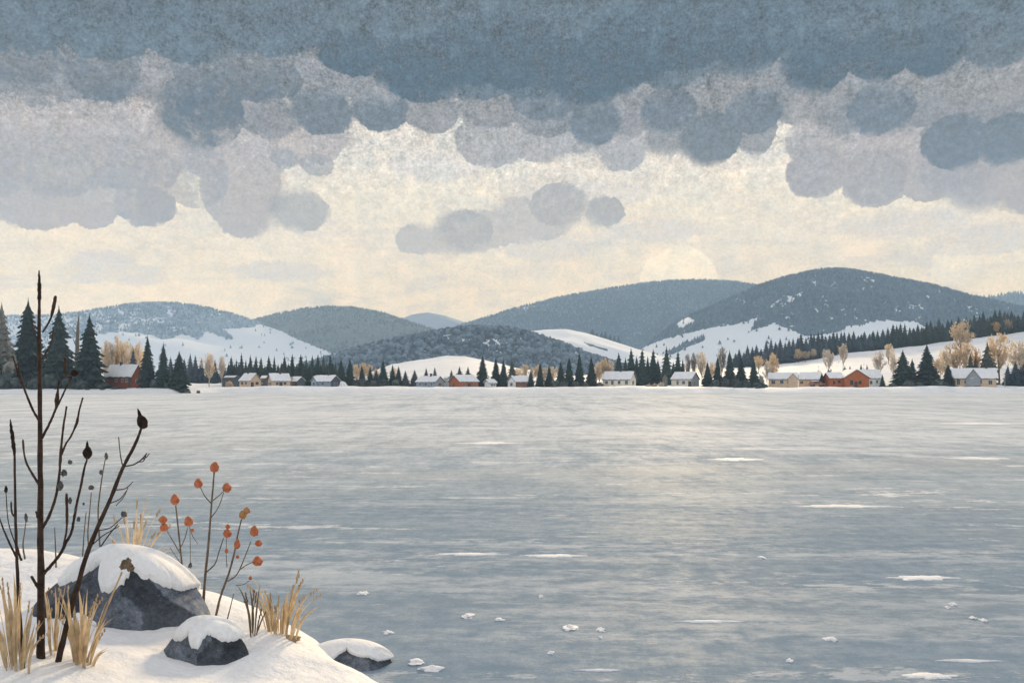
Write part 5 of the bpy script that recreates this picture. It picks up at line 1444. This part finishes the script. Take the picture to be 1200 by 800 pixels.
# ------------------------------------------------------------------ stalks, seed heads and grass
M_STALK = mat('dark_stalk', (0.030, 0.020, 0.016), 0.85, 0.3, 20, 0.2, (0.085, 0.052, 0.038), 0.0, 0.6, 90)
M_BUD = mat('dark_bud', (0.020, 0.014, 0.012), 0.9, 0.3, 30, 0.15, (0.062, 0.040, 0.032), 0.0, 0.8, 120)
M_OLIVE = mat('olive_stem', (0.10, 0.075, 0.050), 0.8, 0.25, 20, 0.2, (0.19, 0.14, 0.095))
M_HIP = mat('rusty_hip', (0.36, 0.095, 0.040), 0.6, 0.3, 38, 0.35, (0.56, 0.19, 0.085), 0.0, 0.4, 90)
M_OCHRE = mat('ochre_hip', (0.34, 0.17, 0.06), 0.7, 0.3, 34, 0.25, (0.48, 0.26, 0.11), 0.0, 0.4, 90)
M_STRAW = mat('dry_straw', (0.42, 0.31, 0.185), 0.8, 0.3, 16, 0.15, (0.68, 0.54, 0.36), thin=0.4)
M_STRAWP = mat('pale_straw', (0.50, 0.39, 0.26), 0.8, 0.3, 16, 0.15, (0.70, 0.58, 0.43), thin=0.4)
M_SEED = mat('grey_seed', (0.06, 0.062, 0.066), 0.9, 0.3, 30, 0.1, (0.13, 0.13, 0.135))
_fr = random.Random(23)

def smooth_path(pts, n=5):
    """Catmull-Rom through the points"""
    P = [Vector(p) for p in pts]
    if len(P) < 3: return [P[0].lerp(P[-1], i / n) for i in range(n + 1)]
    Q = [P[0] * 2 - P[1]] + P + [P[-1] * 2 - P[-2]]
    out = []
    for i in range(1, len(Q) - 2):
        for k in range(n):
            u = k / n
            a, b, c, d = Q[i - 1], Q[i], Q[i + 1], Q[i + 2]
            out.append(0.5 * ((2 * b) + (c - a) * u + (2 * a - 5 * b + 4 * c - d) * u * u + (3 * b - a - 3 * c + d) * u ** 3))
    out.append(P[-1])
    return out

class Plant:
    """a dry plant rooted in the bank: photo points give the outline, each branch leans a little nearer or farther"""
    def __init__(self, name, label, cat, base, group=None):
        self.x, self.y, self.z = bank_hit(*base)
        self.o = thing(name, label, cat, (self.x, self.y, self.z), 0, group)
        self.b = {}
    def p(self, px, py, dd=0.0):
        return at(px, py, self.y + dd) - Vector((self.x, self.y, self.z))
    def stem(self, pts, w0, w1, dd0=0.0, dd1=0.0, name='stem', m=None, rough=0.16, sides=7, swell=None):
        """w0, w1: width in photo pixels at root and tip"""
        k = len(pts)
        P = [self.p(px, py, dd0 + (dd1 - dd0) * i / max(1, k - 1)) for i, (px, py) in enumerate(pts)]
        S = smooth_path(P, 6)
        s = self.y / F * 0.5
        rad = [(w0 + (w1 - w0) * i / (len(S) - 1)) * s * 0.88 for i in range(len(S))]
        if swell:
            u0, u1, kk = swell
            for i in range(len(S)):
                u = i / (len(S) - 1)
                if u0 < u < u1: rad[i] *= 1 + (kk - 1) * math.sin((u - u0) / (u1 - u0) * math.pi) ** 0.7
        b = MB(); b.tube(S, rad, sides, rough)
        o = b.build(name, m or M_STALK, self.o, True)
        return o
    def head(self, px, py, rx, ry, dd=0.0, name='seed_head', m=None, tilt=0.0, tail=0.0, amp=0.12):
        s = self.y / F
        b = MB()
        b.blob((0, 0, 0), (rx * s, rx * s, ry * s), 3, amp, _fr.uniform(0, 50), 2.4)
        b.v = [(x * (1 - 0.30 * max(0, z / (ry * s))), y * (1 - 0.30 * max(0, z / (ry * s))), z) for x, y, z in b.v]
        if tail: b.tube([(0, 0, ry * s * 0.7), (0, 0, ry * s * (1 + tail * 0.5)), (0, 0, ry * s * (1 + tail))], [rx * s * 0.42, rx * s * 0.26, rx * s * 0.05], 7, 0.1)
        o = b.build(name, m or M_BUD, self.o, True)
        o.location = self.p(px, py, dd); o.rotation_euler = (_fr.uniform(-.2, .2), tilt, _fr.uniform(0, 6))
        return o

# tall brown stalk
t = Plant('tall_stalk', 'tallest dark brown bare stalk with a spiky tip, standing upright left of the largest boulder', 'stalk', (48, 771))
t.stem([(48, 776), (48, 700), (47.5, 600), (47, 500), (46, 400), (46, 350)], 10.5, 3.2, 0, 0.05)
t.stem([(46, 354), (46.3, 342), (46, 330), (45.8, 317)], 3.2, 1.6, 0.05, 0.05, 'seed_head', M_BUD, 0.3, 8, (0.0, 0.95, 1.75))
t.stem([(50, 389), (58, 376), (62, 364), (65, 347)], 2.2, 3.2, 0.04, -0.10, 'branch', swell=(0.5, 1.0, 1.5))
t.stem([(49, 421), (57, 408), (61, 398), (63, 386)], 2.0, 2.4, 0.03, 0.15, 'branch')
t.stem([(44, 398), (39, 386), (37, 374)], 1.8, 1.4, 0.03, 0.12, 'branch')
t.stem([(47, 495), (39, 481), (32.5, 466), (27, 452), (23, 442), (19, 430), (15, 417)], 3.2, 1.8, 0, -0.15, 'branch', swell=(.5, .75, 1.7))
t.stem([(23, 443), (22, 434), (22, 426)], 2.2, 1.6, -0.1, -0.1, 'branch')
t.stem([(49, 513), (58, 496), (65, 479), (67, 465), (69, 446)], 3.6, 2.0, 0, -0.2, 'branch', swell=(.55, .85, 2.0))
t.stem([(65, 480), (72, 466), (78, 453), (84, 442)], 2.4, 2.0, -0.12, -0.2, 'branch')
t.head(87, 437, 4, 3.6, -0.2, amp=0.3)
t.stem([(84, 441), (79, 442), (76, 435), (76.5, 419)], 1.8, 2.6, -0.2, -0.22, 'branch', swell=(.6, 1.0, 1.5))
t.stem([(46, 568), (38, 555), (31, 542), (28, 529), (27, 515)], 3.4, 2.0, 0, 0.2, 'branch', swell=(.8, 1.0, 1.4))
t.stem([(44, 606), (43, 601), (42, 599)], 3, 2, 0, -0.03, 'branch')
t.stem([(50, 618), (58, 603), (65, 583), (69, 560), (71, 535), (73.5, 506), (78, 476)], 4.2, 2.2, 0, -0.25, 'branch', swell=(0.6, 0.75, 1.3))
t.stem([(72.5, 532), (77, 520), (83, 511), (90, 495), (93, 480), (97, 466)], 2.6, 2.0, -0.16, -0.30, 'branch', swell=(.5, .7, 1.5))
t.stem([(50, 673), (60, 662), (71, 648), (77, 636), (84, 622), (89, 595), (95, 568), (99, 548), (101.5, 540), (102.3, 533)], 4.6, 2.4, 0, 0.28, 'branch')
t.head(102.5, 530, 5.4, 8.2, 0.28, tail=0.8, tilt=0.1)
t.stem([(74, 641), (78, 620), (78.5, 600), (78, 578)], 2.6, 2.6, 0.1, 0.05, 'branch', swell=(.4, 1.0, 1.5))
t.stem([(45, 688), (41, 682), (37, 675)], 4.2, 3.0, 0, -0.08, 'branch')
for q in [(82, 541, 3.2, 3.0), (75, 554, 4, 4.6), (71, 569, 4, 6), (82, 586, 2.6, 4.5), (92, 608, 2.6, 3.5), (89, 597, 2.0, 2), (98, 590, 1.8, 2)]:
    t.head(q[0], q[1], q[2] * 0.72, q[3] * 0.8, -0.12, 'dry_leaf', M_SEED, amp=0.6)
# cattail-like stalk at the far left
t = Plant('slim_stalk', 'slim dark stalk with a narrow cattail tip at the left picture edge', 'stalk', (27, 783))
t.stem([(27.5, 790), (24, 735), (20.5, 670), (18, 600), (17, 530)], 5.2, 2.6, 0, 0.05)
t.stem([(17, 533), (15.5, 518), (13.5, 504), (12, 491)], 3.0, 1.6, 0.05, 0.05, 'seed_head', M_BUD, 0.3, 8, (0.0, 0.95, 2.0))
t.stem([(21, 655), (13, 640), (5, 622), (-1, 606)], 3, 1.6, 0, -0.1, 'branch')
t.stem([(20, 640), (23, 651), (25, 656)], 2.6, 3.0, 0.02, 0.06, 'branch')
t.stem([(18, 606), (14, 600), (13, 588)], 2.4, 2.2, 0, 0.1, 'branch')
t.head(7, 573, 1.8, 4, -0.1, amp=0.3)
t.stem([(19, 640), (10, 612), (7, 577)], 1.6, 1.0, 0, -0.1, 'branch')
# leaning stalk with a big teardrop head
t = Plant('leaning_stalk', 'dark stalk leaning right across the largest boulder with a teardrop seed head', 'stalk', (68, 775))
t.stem([(67, 779), (78, 733), (90, 690), (105, 640), (127, 590), (144, 548), (156, 525), (163, 509), (166, 499)], 8.0, 3.0, 0, 0.15)
t.head(166.5, 494, 6.2, 9.0, 0.15, tail=0.9, tilt=0.25)
t.stem([(147, 546), (157, 544), (166, 538), (172, 531)], 2.0, 1.6, 0.1, 0.0, 'branch')
t.stem([(161, 541), (168, 540), (171, 533)], 1.6, 1.3, 0.05, 0, 'branch')
t.stem([(166, 538), (171, 536), (175, 531)], 1.4, 1.2, 0.05, 0, 'branch')
t.stem([(144, 547), (141, 532), (139, 512)], 1.6, 1.2, 0.1, 0.2, 'branch')
t.stem([(134, 574), (147, 572), (156, 564)], 1.7, 1.0, 0.1, 0.0, 'branch')
t.stem([(127, 590), (141, 584), (150, 572)], 1.6, 1.0, 0.1, 0.2, 'branch')
t.stem([(112, 622), (129, 618), (143, 606)], 1.6, 1.2, 0.06, -0.05, 'branch')
t.head(145, 602, 3.0, 4, -0.05, 'dry_leaf', M_SEED, tilt=1.0, amp=0.4)
t.stem([(106, 640), (121, 627), (140, 616)], 1.6, 1.2, 0.05, 0.15, 'branch')
t.stem([(118, 640), (128, 626), (138, 614)], 1.8, 1.6, 0.0, 0.12, 'branch')
t.stem([(136, 592), (145, 582), (150, 571)], 1.2, 0.9, 0.1, 0.2, 'branch')
# thin twigs between the tall stalks and the rock
for base, pts, heads, lab in [((117, 655), [(117, 640), (115, 600), (118, 570), (122, 545), (125, 530)], [(124.5, 534, 1.8, 4), (118.5, 553, 2.2, 3)], 'thin grey twig with dark tips left of the teardrop stalk'),
                              ((105, 660), [(105, 655), (103, 625), (105, 600), (107, 577)], [(107, 571, 3, 2.6)], 'thin short twig with a dark flat tip beside the round bud'),
                              ((98, 664), [(98, 664), (97, 650), (99, 620), (101, 600)], [], 'thin plain twig behind the rock, left of the short twig'),
                              ((30, 655), [(30, 658), (27, 640), (29, 622), (31, 606)], [(30.5, 606, 1.8, 5)], 'pale small twig rising from the snow at the left'),
                              ((66, 665), [(66, 668), (65, 640), (64, 618)], [], 'very short pale twig in front of the lake near the tallest stalk')]:
    t = Plant('twig', lab, 'twig', base)
    k = _fr.uniform(0.0, 0.2)
    t.stem(pts, 2.2, 1.1, 0, k, 'stem', M_OLIVE)
    for h in heads: t.head(h[0], h[1], h[2], h[3], k, 'seed_head', M_SEED, amp=0.4)
# broken dry flower in front of the boulder
t = Plant('dry_flower', 'dry brown flower head on a bent straw stem before the largest boulder', 'dry flower', (100, 776))
t.stem([(100, 779), (116, 735), (130, 700), (143, 670)], 3.2, 2.2, 0, -0.02, 'stem', M_STRAW)
for dx, dy, r in [(0, 0, 5), (-5, 2, 3.5), (4, 4, 4), (1, -4, 3.5), (-3, -3, 3)]:
    t.head(149 + dx, 661 + dy, r, r, -0.02, 'seed_head', M_OLIVE, amp=0.5)

# rose-hip like plants
t = Plant('hip_plant', 'left plant with rusty round seed heads, rising behind the largest boulder', 'seed plant', (215, 696))
t.stem([(216, 702), (213, 660), (209, 620), (206, 592)], 2.6, 1.8, 0, 0.05, 'stem', M_OLIVE)
t.head(205, 585, 5.2, 6.4, 0.05, 'hip', M_HIP)
t.stem([(211, 648), (203, 634), (196, 622)], 1.4, 1.0, 0, -0.08, 'branch', M_OLIVE)
t.stem([(210, 644), (216, 632), (220, 618)], 1.4, 1.0, 0, 0.1, 'branch', M_OLIVE)
t.stem([(212, 660), (205, 650), (199, 641)], 1.1, 0.7, 0, -0.1, 'branch', M_OLIVE)
t.stem([(222, 617), (226, 628), (232, 637)], 1.0, 0.7, 0.1, 0.15, 'branch', M_OLIVE)
for q in [(191, 608.5, 5, 4.6), (192.5, 617.5, 5, 5.2), (221, 610.5, 5, 6), (225.5, 621, 2, 2.4)]: t.head(*q, _fr.uniform(-.1, .1), 'hip', M_HIP)
t.head(223, 662, 2.2, 3, 0.1, 'dry_leaf', M_SEED, amp=0.5)
t.stem([(223, 660), (223, 640), (222.5, 618)], 0.8, 0.7, 0.1, 0.1, 'branch', M_OLIVE)
t = Plant('hip_plant', 'tallest plant with three rusty seed heads at the top, middle of three', 'seed plant', (237, 715))
t.stem([(237, 726), (240, 680), (244, 640), (248, 590), (251, 553)], 4.0, 2.0, 0, 0.05, 'stem', M_OLIVE)
t.head(251.5, 547, 5.2, 6.4, 0.05, 'hip', M_HIP)
t.stem([(247, 589), (240, 581), (235, 571)], 1.6, 1.0, 0.03, -0.08, 'branch', M_OLIVE)
t.stem([(247, 588), (256, 581), (263, 574)], 1.6, 1.0, 0.03, 0.1, 'branch', M_OLIVE)
t.stem([(246, 608), (256, 594), (262, 577)], 1.5, 1.0, 0.03, 0.12, 'branch', M_OLIVE)
t.stem([(242, 670), (252, 660), (257, 645), (262, 630)], 2.0, 1.2, 0.01, 0.16, 'branch', M_OLIVE)
t.stem([(266, 664), (265, 648), (265.5, 630)], 1.1, 0.8, 0.16, 0.16, 'branch', M_OLIVE)
for q in [(232.5, 566, 5, 5.8), (266, 571, 5.4, 6), (266.5, 624.5, 5, 5.4), (267, 616.5, 3, 2.8), (265.5, 645, 2.2, 3)]: t.head(*q, _fr.uniform(0, .15), 'hip', M_HIP)
t = Plant('hip_plant', 'right leaning plant with rusty seed heads and one ochre double head', 'seed plant', (252, 724))
t.stem([(251, 731), (258, 700), (267, 675), (274, 650), (279, 625), (283, 608)], 3.4, 1.8, 0, 0.05, 'stem', M_OLIVE)
t.head(284.5, 603, 4.2, 5, 0.05, 'hip', M_OCHRE, amp=0.3); t.head(289, 598, 3.6, 4, 0.05, 'hip', M_OCHRE, amp=0.3)
t.stem([(267, 681), (278, 672), (287, 652), (294, 634)], 2.0, 1.2, 0.02, 0.15, 'branch', M_OLIVE)
t.stem([(281, 667), (290, 661), (298, 658)], 1.5, 1.0, 0.08, 0.0, 'branch', M_OLIVE)
t.stem([(276, 686), (286, 684), (292, 680)], 1.0, 0.8, 0.05, 0.0, 'branch', M_OLIVE)
for q in [(298, 622, 5, 6.4), (302, 657, 5.8, 6), (278, 637, 3.6, 6), (278.5, 652, 2.2, 2.2), (303, 636, 4.2, 4), (293.5, 677, 2.0, 2.6)]: t.head(*q, _fr.uniform(-.05, .15), 'hip', M_HIP)
t = Plant('twig', 'thin grey bare twig right of the three seed plants', 'twig', (265, 730))
t.stem([(264, 734), (269, 715), (274, 695)], 2.0, 1.0, 0, 0.03, 'stem', M_SEED)

def tuft(label, base, blades, m, wide=5.0, group=None, grains=True):
    """dry grass: each blade a folded tapering leaf curving from the common root"""
    x, y, z = bank_hit(*base)
    o = thing('grass_clump', label, 'dry grass', (x, y, z))
    s = y / F
    b = MB(); heads = []
    for (bx, by, tx, ty, w) in blades:
        dd = _fr.uniform(-0.12, 0.12)
        p0 = at(bx, by, y + dd * 0.4) - Vector((x, y, z)); p1 = at(tx, ty, y + dd) - Vector((x, y, z))
        hx, hy = x + p0.x, y + p0.y
        p0.z = bankz(hx, hy) - z - 0.02
        mid_ = p0.lerp(p1, 0.5) + Vector((-(p1.x - p0.x) * 0.34, 0, abs(p1.x - p0.x) * 0.42))
        mid_ += Vector((_fr.uniform(-1, 1) * 0.022, _fr.uniform(-1, 1) * 0.02, 0))
        k = 9; pts = []
        for i in range(k + 1):
            u = i / k
            pts.append(p0 * (1 - u) ** 2 + mid_ * 2 * u * (1 - u) + p1 * u * u)
        if _fr.random() < 0.55 and (pts[-1] - pts[-2]).normalized().z > 0.5 and pts[-1].z + z > bankz(x + pts[-1].x, y + pts[-1].y) + 0.08: heads.append((pts[-1], (pts[-2] - pts[-1]).normalized()))
        side = Vector((_fr.uniform(0.6, 1), _fr.uniform(-0.8, 0.8), 0)).normalized()
        L = []; C = []; Rr = []
        for i, p in enumerate(pts):
            u = i / k
            ww = w * s * 0.40 * (0.55 + 0.75 * math.sin(min(1, u * 1.05) * math.pi) ** 0.8) * (1 - u ** 5 * 0.9) * _fr.uniform(0.85, 1.15)
            L.append(p - side * ww); Rr.append(p + side * ww); C.append(p + Vector((0, -ww * 0.55, ww * 0.2)))
        for i in range(k):
            b.poly([L[i], C[i], C[i + 1], L[i + 1]]); b.poly([C[i], Rr[i], Rr[i + 1], C[i + 1]])
    nb = len(b.v)
    if grains:
        for (c, dn) in heads:
            for q in range(3):
                g = c + dn * (0.022 * q) + Vector((_fr.uniform(-1, 1) * 0.6 * s, 0, 0))
                b.blob(tuple(g), (1.0 * s, 1.0 * s, 2.6 * s), 1, 0.3, _fr.uniform(0, 9), 2)
    xs_ = [q[0] for q in b.v[:nb] if q[2] < 0.03] or [0.0]
    b.blob(((min(xs_) + max(xs_)) / 2, 0.0, -0.035), (max(0.03, (max(xs_) - min(xs_)) / 2), 0.05, 0.022), 2, 0.3, base[0], 2.0)
    b.build('blades', m, o)
    return o
def fan(bx, by, spread, n, tips, wmin, wmax):
    """tips: outline of the clump as (x, y); blades fill the space below it"""
    out = []
    xs = [q[0] for q in tips]; ys = [q[1] for q in tips]
    for i in range(n):
        u = (i + _fr.uniform(0.1, 0.9)) / n
        tx = xs[0] + (xs[-1] - xs[0]) * u
        ty = float(np.interp(tx, xs, ys))
        k = _fr.uniform(0.55, 1.0) if i % 3 else 1.0
        b0 = bx + (u - 0.5) * spread * 0.62 + _fr.uniform(-3, 3); tx = tx + (u - 0.5) * 14
        ex = b0 + (tx - b0) * k; ey = by + (ty - by) * k
        out.append((b0, by + _fr.uniform(-2, 3), ex, ey, _fr.uniform(wmin, wmax)))
    return out
tuft('bright ochre grass clump on the right of the near bank by the ice', (328, 742), fan(328, 744, 50, 28, [(290, 690), (300, 676), (312, 690), (326, 702), (338, 684), (350, 666), (360, 684), (368, 694), (376, 712)], 1.6, 4.8), M_STRAW)
tuft('thin brown grass tuft left of the bright ochre clump', (298, 744), fan(297, 746, 20, 9, [(283, 684), (293, 690), (301, 678), (306, 700), (311, 712)], 1.4, 3.0), M_OLIVE)
tuft('wide straw clump at the foot of the leaning stalk', (97, 778), fan(97, 781, 32, 24, [(62, 690), (78, 690), (92, 684), (104, 690), (116, 700), (128, 704), (136, 734), (142, 750)], 2.0, 5.4), M_STRAW)
tuft('straw clump at the foot of the slim stalk by the left edge', (20, 782), fan(20, 784, 46, 20, [(-18, 700), (0, 684), (8, 676), (20, 668), (30, 700), (42, 715), (52, 745)], 2.0, 5.8), M_STRAW)
tuft('straw blades between the tallest stalk and the leaning stalk', (66, 765), fan(66, 768, 18, 9, [(52, 676), (64, 690), (74, 672), (86, 704)], 2.2, 5.0), M_STRAW)
tuft('pale feathery grass rising behind the largest boulder', (155, 668), fan(158, 676, 40, 26, [(112, 645), (124, 622), (138, 604), (150, 592), (160, 588), (174, 576), (186, 602), (200, 628), (212, 652)], 1.2, 3.2), M_STRAWP)
